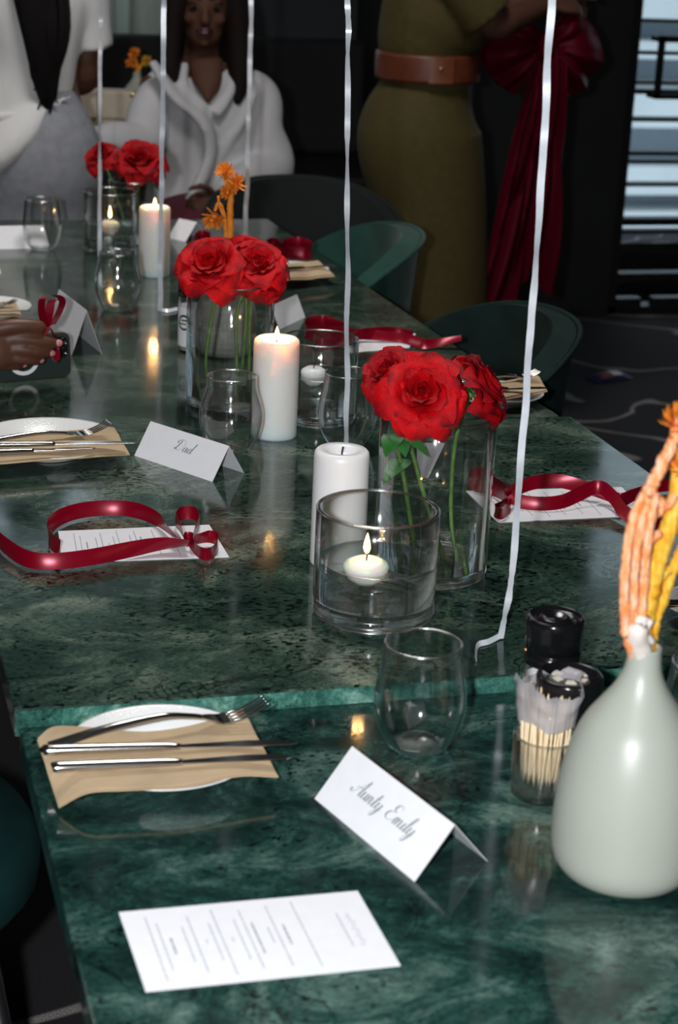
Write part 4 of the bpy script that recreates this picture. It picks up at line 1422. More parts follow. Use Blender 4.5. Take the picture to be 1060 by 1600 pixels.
curl('silver curling ribbon reaching down past the right menu to the middle table\'s edge', [(782, 1000), (800, 900), (812, 750), (826, 560), (840, 380), (852, 190), (862, 0), (866, -90)], .0078, 1, tail=[(765, 1008), (748, 1014), (745, 1036)])
curl('silver curling ribbon hanging just left of the nearest red roses', [(541, 712), (542, 620), (543, 450), (543, 250), (544, 100), (544, 0), (544, -90)], .0080, 2)
curl('silver curling ribbon hanging beside the orange dried flowers', [(382, 382), (386, 300), (388, 200), (391, 90), (393, 0), (394, -60)], .0105, 3)
curl('silver curling ribbon hanging in front of the farthest pillar candle', [(250, 487), (251, 380), (253, 250), (255, 120), (256, 0), (257, -70)], .0095, 4, tail=[(262, 489), (278, 486)])
curl('silver curling ribbon hanging left of the farthest roses', [(156, 402), (156, 300), (156, 180), (157, 60), (158, 0), (158, -60)], .0085, 5)


# ------------------------------------------------------------------ toothpick glass, grinders
tg = at(846, 1240, TN)
ktg = scale_at(tg + V((0, 0, .04)))
rt = 51 * ktg
ht = .062
tt = thing('toothpick_glass', 'small thick-based glass packed with wooden toothpicks', 'glass', tg)
mk('wall', lathe([(rt * .96, .004), (rt, .02), (rt, ht), (rt - .001, ht + .0012), (rt - .002, ht), (rt - .002, .016), (0, .014)], 48), GLASS, tt)
mk('base', lathe([(0, .0005), (rt * .9, .0005), (rt * .96, .003), (rt * .98, .012), (rt * .9, .0145), (0, .013)], 40), THICK, tt)
mk('rim', lathe([(rt - .001 + .0012 * math.cos(a * PI / 4), ht + .0012 * math.sin(a * PI / 4)) for a in range(9)], 48), THICK, tt)
for k in range(12):
    a = 2 * PI * k / 12
    mk('base_dimple', ball((rt * .78 * math.cos(a), rt * .78 * math.sin(a), .0075), .0022, 8, 5), GLASS, tt)
rr = random.Random(5)
tpme = None
for k in range(64):
    a = k * 2.39996
    rad = rt * .82 * math.sqrt((k + .5) / 64)
    x, y = rad * math.cos(a), rad * math.sin(a)
    lean = V((rr.uniform(-.05, .05) + x * 1.5, rr.uniform(-.05, .05) + y * 1.5, 1)).normalized()
    if tpme is None:
        Lp = .088
        o = mk('toothpick', tube([(0, 0, 0), (0, 0, .008), (0, 0, Lp - .008), (0, 0, Lp)], [.0003, .0011, .0011, .0003], 7), WOOD)
        tpme = o.data
    else:
        o = bpy.data.objects.new('toothpick', tpme)
        COL.objects.link(o)
    o.location = tg + V((x * .92, y * .92, .0145 + rr.uniform(0, .004)))
    o.rotation_mode = 'QUATERNION'
    o.rotation_quaternion = lean.to_track_quat('Z', 'Y')
    tag(o, 'wooden toothpick standing in the small glass beside the sage vase', 'toothpick', 'toothpicks in the small glass')
def wrapfn(u, v):
    a = 2 * PI * u
    r_ = rt * (.90 + .10 * v + .08 * noise.noise(V((math.cos(a) * 2, math.sin(a) * 2, v * 4))) + .12 * v * v * math.sin(a * 5))
    return (r_ * math.cos(a), r_ * math.sin(a), (.079 + v * (.036 + .007 * math.sin(a * 2 + 1) + .008 * noise.noise(V((math.cos(a) * 3, math.sin(a) * 3, 1)))) - (1 - v) * .003 * math.sin(a * 3) + .004 * noise.noise(V((math.cos(a) * 4, math.sin(a) * 4, v * 5)))))
wr = mk('cellophane_sleeve', grid(wrapfn, 40, 10), WRAP, mods=(SOL(.0003),))
wr.location = tg
tag(wr, 'crinkled clear cellophane sleeve around the toothpick tops', 'wrapper')


def grinder(c, r, h, label, top_open, capf=.36):
    t = thing('spice_grinder', label, 'grinder', c, 0, 'black-capped spice grinders')
    zc = h * (1 - capf)
    mk('bottle', lathe([(0, 0), (r * .86, 0), (r * .92, .004), (r * .92, zc - .012), (r * .88, zc - .004), (r * .8, zc)], 40), GLASS, t)
    mk('spice', lathe([(0, .004), (r * .85, .004), (r * .85, zc * .72), (0, zc * .74)], 32), mat('pale_spice', (.5, .47, .42), .9), t)
    lb = mk('label', lathe([(r * .935, .012), (r * .935, zc - .018)], 48), PAPER, t)
    # printed roundel on the paper label
    ang0 = math.atan2(-FWD.y, -FWD.x) - .55
    def rfn(rr_):
        def fn(u, v):
            a = 2 * PI * u
            q_ = rr_[0] + (rr_[1] - rr_[0]) * v
            th = ang0 + q_ * math.cos(a) / r
            return (r * .945 * math.cos(th), r * .945 * math.sin(th), zc * .55 + q_ * math.sin(a))
        return fn
    mk('roundel', join(grid(rfn((r * .38, r * .52)), 32, 1), grid(lambda u, v: (r * .945 * math.cos(ang0 + (u - .5) * .7), r * .945 * math.sin(ang0 + (u - .5) * .7), zc * .55 + r * (-.13 + .08 * v)), 8, 1),
                       grid(lambda u, v: (r * .945 * math.cos(ang0 + (u - .5) * .5), r * .945 * math.sin(ang0 + (u - .5) * .5), zc * .55 + r * (.10 + .10 * v)), 8, 1)), PLASTIC, lb)
    cap = [(r * .8, zc - .001), (r * .96, zc), (r * .97, zc + .012), (r * .93, zc + .0125), (r * .93, zc + .014), (r * .97, zc + .0145), (r * .95, h - .02), (r, h - .008), (r * 1.0, h - .003), (r * .96, h)]
    if top_open:
        cap += [(r * .84, h), (r * .8, h - .003), (0, h - .004)]
    else:
        cap += [(r * .90, h), (r * .85, h - .003), (r * .60, h - .004), (r * .56, h - .001), (r * .4, h - .0005), (r * .3, h - .003), (0, h - .003)]
    mk('cap', lathe(cap, 56), PLASTIC, t)
    if top_open:
        for k in range(6):
            a = k * PI / 3 + .2
            p = grid(lambda u, v: ((r * (.30 + .24 * v)) * math.cos(a + (u - .5) * .62), (r * (.30 + .24 * v)) * math.sin(a + (u - .5) * .62), h - .0028), 5, 2)
            mk('grinding_slot', p, mat('pale_ceramic', (.66, .60, .50), .5) if k == 0 else bpy.data.materials['pale_ceramic'], t, mods=(SOL(.001),))
    return t

def g_h(c, pyt):
    h = .13
    for _ in range(8):
        h += (pr(c + V((0, 0, h)))[1] - pyt) * scale_at(c) / .93
    return h
ga = at(852, 1155, TN)
grinder(ga, 46 * scale_at(ga + V((0, 0, .13))), g_h(ga, 962), 'tall black-capped spice grinder with a recessed lid, behind the toothpicks', False)
gb = at(876, 1222, TN)
grinder(gb, 53 * scale_at(gb + V((0, 0, .13))), g_h(gb, 1053), 'black-capped spice grinder with pale slots on top, beside the sage vase', True)
gc = at(300, 548, TF)
grinder(gc, 24 * scale_at(gc + V((0, 0, .1))), g_h(gc, 412), 'black-capped spice grinder with roundel label, left of the middle roses', False)
gd = at(318, 540, TF)
grinder(at(322, 538, TF), 22 * scale_at(gd), g_h(gd, 430), 'black-capped spice grinder behind the middle glass rose vase', True)


# ------------------------------------------------------------------ tub chairs
def tub_chair(x, y, rz, label, mt=VELVET):
    """seat faces local -x; origin on the floor under the seat"""
    t = thing('tub_chair', label, 'chair', (x, y, 0), rz, 'velvet tub chairs')
    def shell(R_, off):
        def fn(u, v):
            a = (u * 2 - 1) * 1.75
            top = .785 - .20 * abs(u * 2 - 1) ** 2.6 - off * .35
            z = .43 + (top - .43) * v
            r_ = R_ * (1 - .05 * (1 - v)) + .018 * v
            return (r_ * math.cos(a), r_ * 1.02 * math.sin(a), z)
        return fn
    mk('backrest', grid(shell(.255, 0), 28, 8), mt, t, mods=(('SOLIDIFY', dict(thickness=.045, offset=-1)), BEV(.021, 4)))
    mk('seat', lathe([(0, .40), (.225, .40), (.236, .42), (.236, .455), (.222, .475), (.16, .483), (0, .485)], 40), mt, t)
    mk('seat_base', lathe([(0, .375), (.20, .375), (.215, .385), (.215, .41), (0, .41)], 36), BLACK, t)
    for sx in (-1, 1):
        for sy in (-1, 1):
            mk('leg', tube([(.14 * sx, .14 * sy, .38), (.20 * sx, .20 * sy, 0)], [.016, .010], 10), BLACK, t)
    mk('piping', tube([V(shell(.262, 0)(i / 40, 1)) for i in range(41)], .005, 8), mt, t)
    return t

tub_chair(1.10, 3.20, .04, 'green velvet tub chair, coloured darker for shade, at the table edge behind the nearest roses', VELVETS)
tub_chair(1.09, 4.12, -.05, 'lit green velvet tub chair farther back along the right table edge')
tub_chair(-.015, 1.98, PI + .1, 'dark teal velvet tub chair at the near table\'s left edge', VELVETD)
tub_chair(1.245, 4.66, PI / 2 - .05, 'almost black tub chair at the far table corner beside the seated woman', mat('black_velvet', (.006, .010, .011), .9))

# ------------------------------------------------------------------ people
def lerp(a, b_, t): return V(a).lerp(V(b_), t)


def finger(pts, r, k=4):
    return stube(pts, [r, r * 1.02, r * .93, r * .72][:len(pts)] if len(pts) == 4 else r, k, 9)


def hand(w, d, nrm, side, curl=.5, s=1.0):
    """w wrist, d direction of the fingers, nrm back-of-hand normal, side: towards the thumb"""
    w, d, nrm, side = V(w), V(d).normalized(), V(nrm).normalized(), V(side).normalized()
    ms = [stube([w - d * .02, w + d * .02 * s, w + d * .055 * s, w + d * .092 * s], [(.024 * s, .017 * s), (.030 * s, .017 * s), (.039 * s, .0155 * s), (.036 * s, .012 * s)], 4, 14, nrm)]
    for i, (o_, L_) in enumerate(((.027, .072), (.009, .080), (-.009, .074), (-.026, .058))):
        b_ = w + d * .086 * s + side * o_ * s
        p = [b_]
        a = .15 + curl * .5
        for q in (.45, .32, .23):
            a += curl * .75
            p.append(p[-1] + (d * math.cos(a) - nrm * math.sin(a) + side * o_ * .8) * L_ * q * s)
        ms.append(finger(p, (.0086 if i < 3 else .0075) * s))
    b_ = w + d * .03 * s + side * .026 * s
    p = [b_, b_ + (d * .7 + side * .75) * .028 * s, b_ + (d * 1.1 + side * .8 - nrm * .3 * curl) * .046 * s, b_ + (d * 1.5 + side * .65 - nrm * .5 * curl) * .058 * s]
    ms.append(finger(p, .0105 * s))
    return join(*ms)


def head_mesh(c, f, up):
    """c centre of the head, f facing, up; adult head about 22 cm high"""
    f = V(f).normalized(); up = V(up).normalized(); s = up.cross(f).normalized()
    M = Matrix((s, f, up)).transposed().to_4x4(); M.translation = V(c)
    ms = [ball((0, -.008, .022), (.074, .092, .088), 24, 16),
          stube([(0, .012, .01), (0, .022, -.045), (0, .034, -.088), (0, .040, -.106)], [(.069, .078), (.060, .060), (.044, .046), (.018, .026)], 5, 18, (0, 1, 0)),
          stube([(0, .078, .020), (0, .094, -.006), (0, .103, -.024), (0, .088, -.034)], [(.008, .008), (.010, .011), (.016, .013), (.012, .008)], 4, 12, (0, 1, 0)),
          ball((.030, .070, .030), (.024, .018, .009)), ball((-.030, .070, .030), (.024, .018, .009)),
          ball((.040, .058, -.022), (.022, .022, .018)), ball((-.040, .058, -.022), (.022, .022, .018)),
          ball((0, .072, -.085), (.018, .014, .014)),
          ball((.076, -.004, -.004), (.010, .018, .030)), ball((-.076, -.004, -.004), (.010, .018, .030))]
    return xf(join(*ms), M), M


def face_parts(t, M, skin, lip=(.055, .010, .024)):
    for sx in (-1, 1):
        e = mk('eye', xf(ball((.031 * sx, .074, .010), (.0135, .011, .0085), 16, 10), M), mat('eye_white', (.045, .035, .03), .9, 0, Specular_IOR_Level=.05), t)
        mk('iris', xf(ball((.031 * sx, .0825, .010), (.0062, .004, .0062), 12, 8), M), HAIR, e)
        mk('eyebrow', xf(stube([(.012 * sx, .086, .034), (.030 * sx, .086, .040), (.050 * sx, .070, .035)], [.0025, .003, .0015], 4, 8), M), HAIRB, t)
    for z, w in ((-.048, .0055), (-.057, .0068)):
        mk('lip', xf(stube([(-.025, .078, -.052), (-.010, .092, z), (0, .094, z - .0005), (.010, .092, z), (.025, .078, -.052)], [.002, w, w, w, .002], 4, 10), M), mat('lipstick', lip, .35), t)


def limb(pts, rads, n=14):
    return stube(pts, rads, 5, n)


def arm(sh, el, wr, s=1.0):
    return limb([sh, lerp(sh, el, .5), el, lerp(el, wr, .35), wr], [.049 * s, .044 * s, .038 * s, .037 * s, .024 * s])


def leg(hip, kn, an, toe):
    hip, kn, an, toe = V(hip), V(kn), V(an), V(toe)
    return join(limb([hip, lerp(hip, kn, .5), kn, lerp(kn, an, .3), an], [.088, .074, .054, .055, .034]),
                limb([an + V((0, 0, -.01)), lerp(an, toe, .5) + V((0, 0, -.018)), toe], [.036, .036, .024]))


def body(name, label, skin, f, pelvis, waist, chest, neck, headc, headf, arms, legs, hands, vx=.0075, tor=1.0):
    t = thing(name, label, 'person', (pelvis[0], pelvis[1], 0))
    f = V(f)
    torso = stube([V(pelvis) - V((0, 0, .05)), pelvis, waist, chest, lerp(chest, neck, .55), lerp(chest, neck, .85), neck, V(headc) - V((0, 0, .05))],
                  [(.12 * tor, .10), (.165 * tor, .115), (.125 * tor, .095), (.155 * tor, .112), (.16 * tor, .085), (.075, .06), (.052, .052), (.048, .05)], 5, 24, f)
    hm, M = head_mesh(headc, headf, (0, 0, 1))
    ms = [torso, hm] + [arm(*a) for a in arms] + [leg(*l) for l in legs] + [hand(*h) for h in hands]
    bd = mk('body', mv(join(*ms), -t.location), skin, t, mods=(WELD(vx), SMO(5)))
    return t, M, bd


# ---- woman in white tee and grey skirt, her back to the camera
p1x, p1y = .525, 4.72
f1 = V((-.25, 1, 0)).normalized()
A1 = [((p1x - .165, p1y, 1.32), (p1x - .20, p1y + .02, 1.06), (p1x - .14, p1y + .22, .95)),
      ((p1x + .135, p1y + .01, 1.32), (p1x + .148, p1y + .05, 1.07), (p1x + .07, p1y + .24, .98))]
P1, M1, b1 = body('person', 'standing person with long black hair, white tee and grey skirt, seen from behind', SKIN, f1, (p1x, p1y, .90), (p1x - .005, p1y, 1.05), (p1x - .01, p1y, 1.24), (p1x - .01, p1y + .01, 1.40),
                  (p1x - .01, p1y + .04, 1.54), f1, A1, [((p1x - .08, p1y, .84), (p1x - .08, p1y + .02, .47), (p1x - .08, p1y, .08), (p1x - .09, p1y + .15, .03)), ((p1x + .08, p1y, .84), (p1x + .08, p1y + .02, .47), (p1x + .08, p1y, .08), (p1x + .08, p1y + .15, .03))],
                  [((p1x - .14, p1y + .22, .95), (.5, .8, -.2), (-.3, .3, .9), (.6, -.5, .2), .5), ((p1x + .07, p1y + .24, .98), (-.6, .7, -.1), (.3, .3, .9), (-.5, -.6, .2), .5)])
o1 = P1.location
tee = join(stube([(p1x - .06, p1y, .90), (p1x - .03, p1y, 1.0), (p1x - .012, p1y, 1.10), (p1x - .01, p1y, 1.24), (p1x - .01, p1y + .005, 1.335), (p1x - .01, p1y + .01, 1.375)],
                 [(.150, .125), (.135, .122), (.128, .120), (.166, .126), (.165, .098), (.080, .070)], 6, 28, f1),
           stube([A1[0][0], lerp(A1[0][0], A1[0][1], .45), lerp(A1[0][0], A1[0][1], .72)], [.066, .068, .076], 5, 16),
           stube([A1[1][0], lerp(A1[1][0], A1[1][1], .45), lerp(A1[1][0], A1[1][1], .72)], [.064, .064, .070], 5, 16),
           stube([(p1x + .02, p1y - .06, 1.02), (p1x - .08, p1y - .10, .92), (p1x - .19, p1y - .08, .83)], [(.06, .05), (.09, .05), (.05, .05)], 5, 16))
mk('tee_shirt', mv(tee, -o1), TEE, P1, mods=(WELD(.009), SMO(3)))
folds = []
for k in range(6):
    a = V((p1x + .085 - .02 * k, p1y - .108 - .004 * k, 1.03 - .02 * k)); e = V((p1x - .17 - .012 * k, p1y - .09, .98 - .035 * k))
    folds.append(stube([a, lerp(a, e, .5) + V((0, -.03, -.02)), e], [.004, .012, .006], 6, 8))
mk('tee_folds', mv(join(*folds), -o1), TEE, P1, mods=(WELD(.006), SMO(3)))
sk = stube([(p1x, p1y, .28), (p1x, p1y, .55), (p1x + .002, p1y, .74), (p1x + .005, p1y - .012, .86), (p1x + .002, p1y - .006, .95), (p1x, p1y, 1.03), (p1x, p1y, 1.055)],
           [(.145, .13), (.16, .145), (.172, .155), (.172, .168), (.150, .150), (.108, .112), (.104, .108)], 6, 32, f1)
mk('skirt', mv(sk, -o1), SKIRTG, P1)
hr = join(stube([(p1x - .01, p1y - .02, 1.64), (p1x - .008, p1y - .085, 1.50), (p1x + .0, p1y - .128, 1.32), (p1x + .015, p1y - .145, 1.17), (p1x + .020, p1y - .135, 1.06), (p1x + .022, p1y - .125, .995)],
                [(.06, .04), (.088, .06), (.070, .035), (.052, .026), (.030, .018), (.007, .006)], 8, 20, f1), ball((p1x - .01, p1y + .025, 1.565), (.088, .100, .100)))
rr = random.Random(3)
for k in range(16):
    x = p1x + rr.uniform(-.055, .065)
    hr = join(hr, stube([(x, p1y - .12, 1.38), (x + .01, p1y - .165, 1.2), (x * .6 + (p1x + .02) * .4 + rr.uniform(-.01, .01), p1y - .150, 1.08), (p1x + .02 + rr.uniform(-.03, .03), p1y - .14, 1.0 + rr.uniform(-.02, .06))], [.007, .008, .006, .002], 5, 6))
mk('hair', mv(hr, -o1), HAIR, P1)
mk('sandal', mv(box(p1x - .13, p1x - .04, p1y - .05, p1y + .2, 0, .015), -o1), BLACK, P1, mods=(BEV(.005),))
mk('sandal', mv(box(p1x + .04, p1x + .13, p1y - .05, p1y + .2, 0, .015), -o1), BLACK, P1, mods=(BEV(.005),))

# ---- seated woman in a white blouse, facing the camera
p2x, p2y = 1.085, 5.34
f2 = V((-.15, -1, 0)).normalized()
shR, shL = V((p2x - .130, p2y + .0, .99)), V((p2x + .158, p2y + .02, .985))
elR, wrR = V((p2x - .19, p2y - .10, .835)), V((p2x - .345, p2y - .20, .845))
elL, wrL = V((p2x + .192, p2y - .04, .755)), V((p2x + .01, p2y - .26, .70))
P2, M2, b2 = body('person', 'seated person in a white blouse with long dark hair, facing the camera', SKIND, f2, (p2x + .02, p2y + .02, .56), (p2x + .015, p2y + .02, .70), (p2x + .01, p2y + .02, .90), (p2x, p2y, 1.07),
                  (p2x, p2y - .02, 1.20), f2, [(shR, elR, wrR), (shL, elL, wrL)],
                  [((p2x - .09, p2y, .54), (p2x - .12, p2y - .34, .56), (p2x - .12, p2y - .30, .09), (p2x - .13, p2y - .40, .03)), ((p2x + .11, p2y, .54), (p2x + .12, p2y - .34, .56), (p2x + .12, p2y - .30, .09), (p2x + .12, p2y - .40, .03))],
                  [(wrR, (-.8, -.5, -.15), (0, -.3, 1), (.5, -.8, 0), .4), (wrL, (-.85, -.3, -.15), (-.2, -.9, .4), (0, -.4, .9), .6)])
face_parts(P2, Matrix.Translation(-P2.location) @ M2, SKIND)
o2 = P2.location
bl = join(stube([(p2x + .015, p2y + .02, .56), (p2x + .015, p2y + .01, .64), (p2x + .015, p2y + .015, .74), (p2x + .01, p2y + .01, .88), (p2x + .008, p2y + .012, .975), (p2x + .005, p2y + .015, 1.025)],
                [(.185, .15), (.175, .14), (.165, .132), (.180, .135), (.175, .105), (.095, .070)], 6, 28, f2),
          stube([shR + V((.03, 0, .005)), lerp(shR, elR, .5), elR, lerp(elR, wrR, .6), wrR], [.056, .062, .064, .058, .042], 6, 18),
          stube([shL + V((-.03, 0, .005)), shL + V((.02, 0, -.04)), lerp(shL, elL, .55), elL + V((.01, 0, .0)), lerp(elL, wrL, .5) + V((0, 0, -.01)), lerp(elL, wrL, .9)], [.056, .068, .070, .076, .064, .040], 6, 18),
          # draped collar and loose front
          stube([(p2x - .16, p2y - .09, 1.06), (p2x - .10, p2y - .13, .97), (p2x - .02, p2y - .145, .90), (p2x + .0, p2y - .15, .80), (p2x - .06, p2y - .16, .66)], [(.02, .012), (.034, .016), (.036, .018), (.03, .018), (.04, .02)], 6, 14),
          stube([(p2x - .06, p2y - .06, 1.055), (p2x - .07, p2y - .11, .99), (p2x - .02, p2y - .135, .93)], [(.012, .012), (.020, .013), (.024, .014)], 5, 12),
          stube([(p2x + .08, p2y - .05, 1.04), (p2x + .06, p2y - .11, .98), (p2x + .01, p2y - .14, .92)], [(.012, .012), (.020, .013), (.024, .014)], 5, 12),
          *[stube([(p2x + .15 - .02 * k, p2y - .075 - .01 * k, .98 - .03 * k), (p2x + .09 - .02 * k, p2y - .118, .88 - .03 * k), (p2x + .02, p2y - .125, .80 - .03 * k)], [.005, .012, .006], 5, 8) for k in range(5)])
mk('blouse', mv(bl, -o2), BLOUSE, P2, mods=(WELD(.009), SMO(3)))
# V neckline shows skin: a skin wedge over the blouse front
mk('neck_skin', mv(stube([(p2x + .0, p2y - .055, 1.06), (p2x - .0, p2y - .10, 1.0), (p2x - .005, p2y - .128, .955)], [(.050, .02), (.038, .02), (.006, .008)], 6, 16, f2), -o2), SKIND, P2)
mk('skirt', mv(join(stube([(p2x + .02, p2y + .06, .60), (p2x + .02, p2y - .08, .60), (p2x + .0, p2y - .24, .60), (p2x, p2y - .37, .58)], [(.18, .09), (.19, .10), (.195, .09), (.18, .08)], 6, 24, (0, 0, 1)),
                    stube([(p2x, p2y - .31, .58), (p2x, p2y - .33, .40), (p2x, p2y - .31, .16)], [(.19, .09), (.19, .08), (.18, .08)], 5, 20, (0, 1, 0))), -o2), MAROON, P2, mods=(WELD(.012), SMO(4)))
hb = join(stube([(p2x, p2y + .0, 1.315), (p2x, p2y + .055, 1.24), (p2x, p2y + .075, 1.12), (p2x + .01, p2y + .075, 1.0)], [(.07, .06), (.092, .05), (.095, .04), (.075, .03)], 6, 20, f2),
          stube([(p2x - .02, p2y - .04, 1.30), (p2x - .075, p2y - .045, 1.235), (p2x - .098, p2y - .05, 1.13), (p2x - .105, p2y - .075, 1.03), (p2x - .100, p2y - .10, .955)], [.028, .032, .033, .030, .010], 6, 14),
          stube([(p2x + .02, p2y - .04, 1.30), (p2x + .078, p2y - .045, 1.235), (p2x + .098, p2y - .05, 1.13), (p2x + .100, p2y - .075, 1.02), (p2x + .085, p2y - .11, .945)], [.028, .034, .038, .036, .010], 6, 14),
          ball((p2x, p2y + .01, 1.235), (.092, .098, .088)))
mk('hair', mv(hb, -o2), HAIRB, P2, mods=(WELD(.007), SMO(2)))
# her seat
tub_chair(1.10, 5.42, PI / 2, 'black tub chair on which the woman in the white blouse sits', bpy.data.materials['black_velvet'])

# ---- standing woman in an olive dress with a wide belt, in profile, facing right
p3x, p3y = 1.66, 5.0
f3 = V((1, -.12, 0)).normalized()
shN, shF = V((p3x - .01, p3y - .16, 1.36)), V((p3x + .03, p3y + .16, 1.36))
elN, elF = V((p3x + .13, p3y - .17, 1.21)), V((p3x + .16, p3y + .12, 1.22))
wrN, wrF = V((p3x + .33, p3y - .06, 1.265)), V((p3x + .36, p3y + .06, 1.275))
P3, M3, b3 = body('person', 'standing person in an olive dress with a wide brown belt, in profile', SKIND, f3, (p3x - .01, p3y, .92), (p3x, p3y, 1.08), (p3x + .02, p3y, 1.27), (p3x + .02, p3y, 1.45),
                  (p3x + .04, p3y, 1.60), f3, [(shN, elN, wrN), (shF, elF, wrF)],
                  [((p3x, p3y - .08, .86), (p3x + .03, p3y - .08, .48), (p3x, p3y - .08, .09), (p3x + .15, p3y - .09, .03)), ((p3x, p3y + .08, .86), (p3x + .06, p3y + .08, .48), (p3x + .03, p3y + .08, .09), (p3x + .18, p3y + .08, .03))],
                  [(wrN, (.95, .1, -.05), (0, -.5, .9), (.3, .8, .3), .55), (wrF, (.95, -.15, -.05), (0, -.3, .95), (.3, -.8, .3), .55)], tor=.95)
face_parts(P3, Matrix.Translation(-P3.location) @ M3, SKIND)
o3 = P3.location
dr = join(stube([(p3x + .06, p3y, .27), (p3x + .055, p3y, .50), (p3x + .03, p3y, .70), (p3x - .006, p3y, .86), (p3x - .012, p3y, .93), (p3x - .002, p3y, 1.01), (p3x + .003, p3y, 1.06)],
                [(.17, .165), (.175, .160), (.178, .165), (.175, .178), (.165, .168), (.140, .135), (.130, .122)], 6, 32, f3))
mk('skirt', mv(dr, -o3), OLIVE, P3)
tp = join(stube([(p3x + .003, p3y, 1.10), (p3x + .0, p3y, 1.145), (p3x + .012, p3y, 1.20), (p3x + .022, p3y, 1.28), (p3x + .022, p3y, 1.36), (p3x + .02, p3y, 1.42)], [(.130, .120), (.150, .142), (.168, .150), (.170, .145), (.165, .105), (.075, .065)], 6, 28, f3),
          stube([shN, lerp(shN, elN, .5), lerp(shN, elN, .85)], [.066, .074, .078], 5, 16), stube([shF, lerp(shF, elF, .5), lerp(shF, elF, .85)], [.066, .074, .078], 5, 16))
mk('bodice', mv(tp, -o3), OLIVE, P3, mods=(WELD(.009), SMO(3)))
bz = 1.086
bt = mk('belt', mv(stube([(p3x + .003, p3y, bz - .037), (p3x + .003, p3y, bz), (p3x + .003, p3y, bz + .037)], [(.156, .147), (.157, .148), (.156, .147)], 4, 40, f3), -o3), BROWN, P3)
mk('buckle_panel', mv(grid(lambda u, v: (p3x + .003 + .151 * math.sin(-.30 + .45 * u), p3y - .160 * math.cos(-.30 + .45 * u) - .001, bz - .034 + .068 * v), 8, 2), -o3), vary(mat('worn_tan_leather', (.17, .05, .022), .4), 30, .2), bt, mods=(SOL(.004),))
mk('stud', mv(ball((p3x - .012, p3y - .163, bz + .006), .005, 10, 6), -o3), GOLD, bt)
hz_ = join(ball((p3x + .025, p3y, 1.63), (.100, .090, .098)), stube([(p3x - .05, p3y, 1.66), (p3x - .085, p3y, 1.58), (p3x - .10, p3y, 1.45)], [(.07, .05), (.075, .05), (.05, .03)], 5, 16))
mk('hair', mv(hz_, -o3), HAIR, P3)
mk('shoe', mv(box(p3x - .05, p3x + .18, p3y - .13, p3y - .04, 0, .016), -o3), BLACK, P3, mods=(BEV(.005),))
mk('shoe', mv(box(p3x - .02, p3x + .21, p3y + .04, p3y + .13, 0, .016), -o3), BLACK, P3, mods=(BEV(.005),))

# ---- big dark red bow held by the olive dress woman
bwx, bwy, bwz = 2.00, 4.98, 1.15
bow = thing('fabric_bow', 'large dark red fabric bow with long tails held by the person in olive', 'bow', (bwx, bwy, bwz))
def lobe(sx):
    def fn(u, v):
        ang = (u - .5) * 2.1
        L_ = .170 * (1 - .12 * abs(u - .5) * 2 + .10 * noise.noise(V((u * 4, 7, sx * 3))))
        r_ = v * L_
        pl = (.013 * math.sin(u * 21 + 2.2 * math.sin(u * 5)) + .010 * noise.noise(V((u * 9, v * 1.5, sx * 4)))) * v ** .8
        puff = .05 * math.sin(PI * min(1, v * 1.02)) * math.cos(ang * .7)
        return (sx * (r_ * math.cos(ang) + .008), -puff + pl - .01, r_ * math.sin(ang) * .92 - .02 * v)
    return fn
for sx in (-1, 1):
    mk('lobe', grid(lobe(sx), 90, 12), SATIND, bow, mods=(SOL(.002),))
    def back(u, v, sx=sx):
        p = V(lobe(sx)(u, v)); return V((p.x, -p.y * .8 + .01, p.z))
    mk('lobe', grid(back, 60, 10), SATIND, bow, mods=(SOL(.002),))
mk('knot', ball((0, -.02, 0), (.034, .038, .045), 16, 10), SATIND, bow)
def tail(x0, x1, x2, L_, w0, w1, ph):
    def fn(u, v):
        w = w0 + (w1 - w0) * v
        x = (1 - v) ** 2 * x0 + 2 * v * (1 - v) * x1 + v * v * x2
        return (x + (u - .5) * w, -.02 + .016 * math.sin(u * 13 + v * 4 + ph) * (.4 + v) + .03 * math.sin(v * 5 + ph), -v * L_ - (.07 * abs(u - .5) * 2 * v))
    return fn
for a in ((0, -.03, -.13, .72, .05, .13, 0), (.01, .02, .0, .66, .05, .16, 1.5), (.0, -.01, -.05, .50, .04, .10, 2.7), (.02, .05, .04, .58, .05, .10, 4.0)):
    mk('tail', grid(tail(*a), 20, 24), SATIND, bow, mods=(SOL(.0015),))

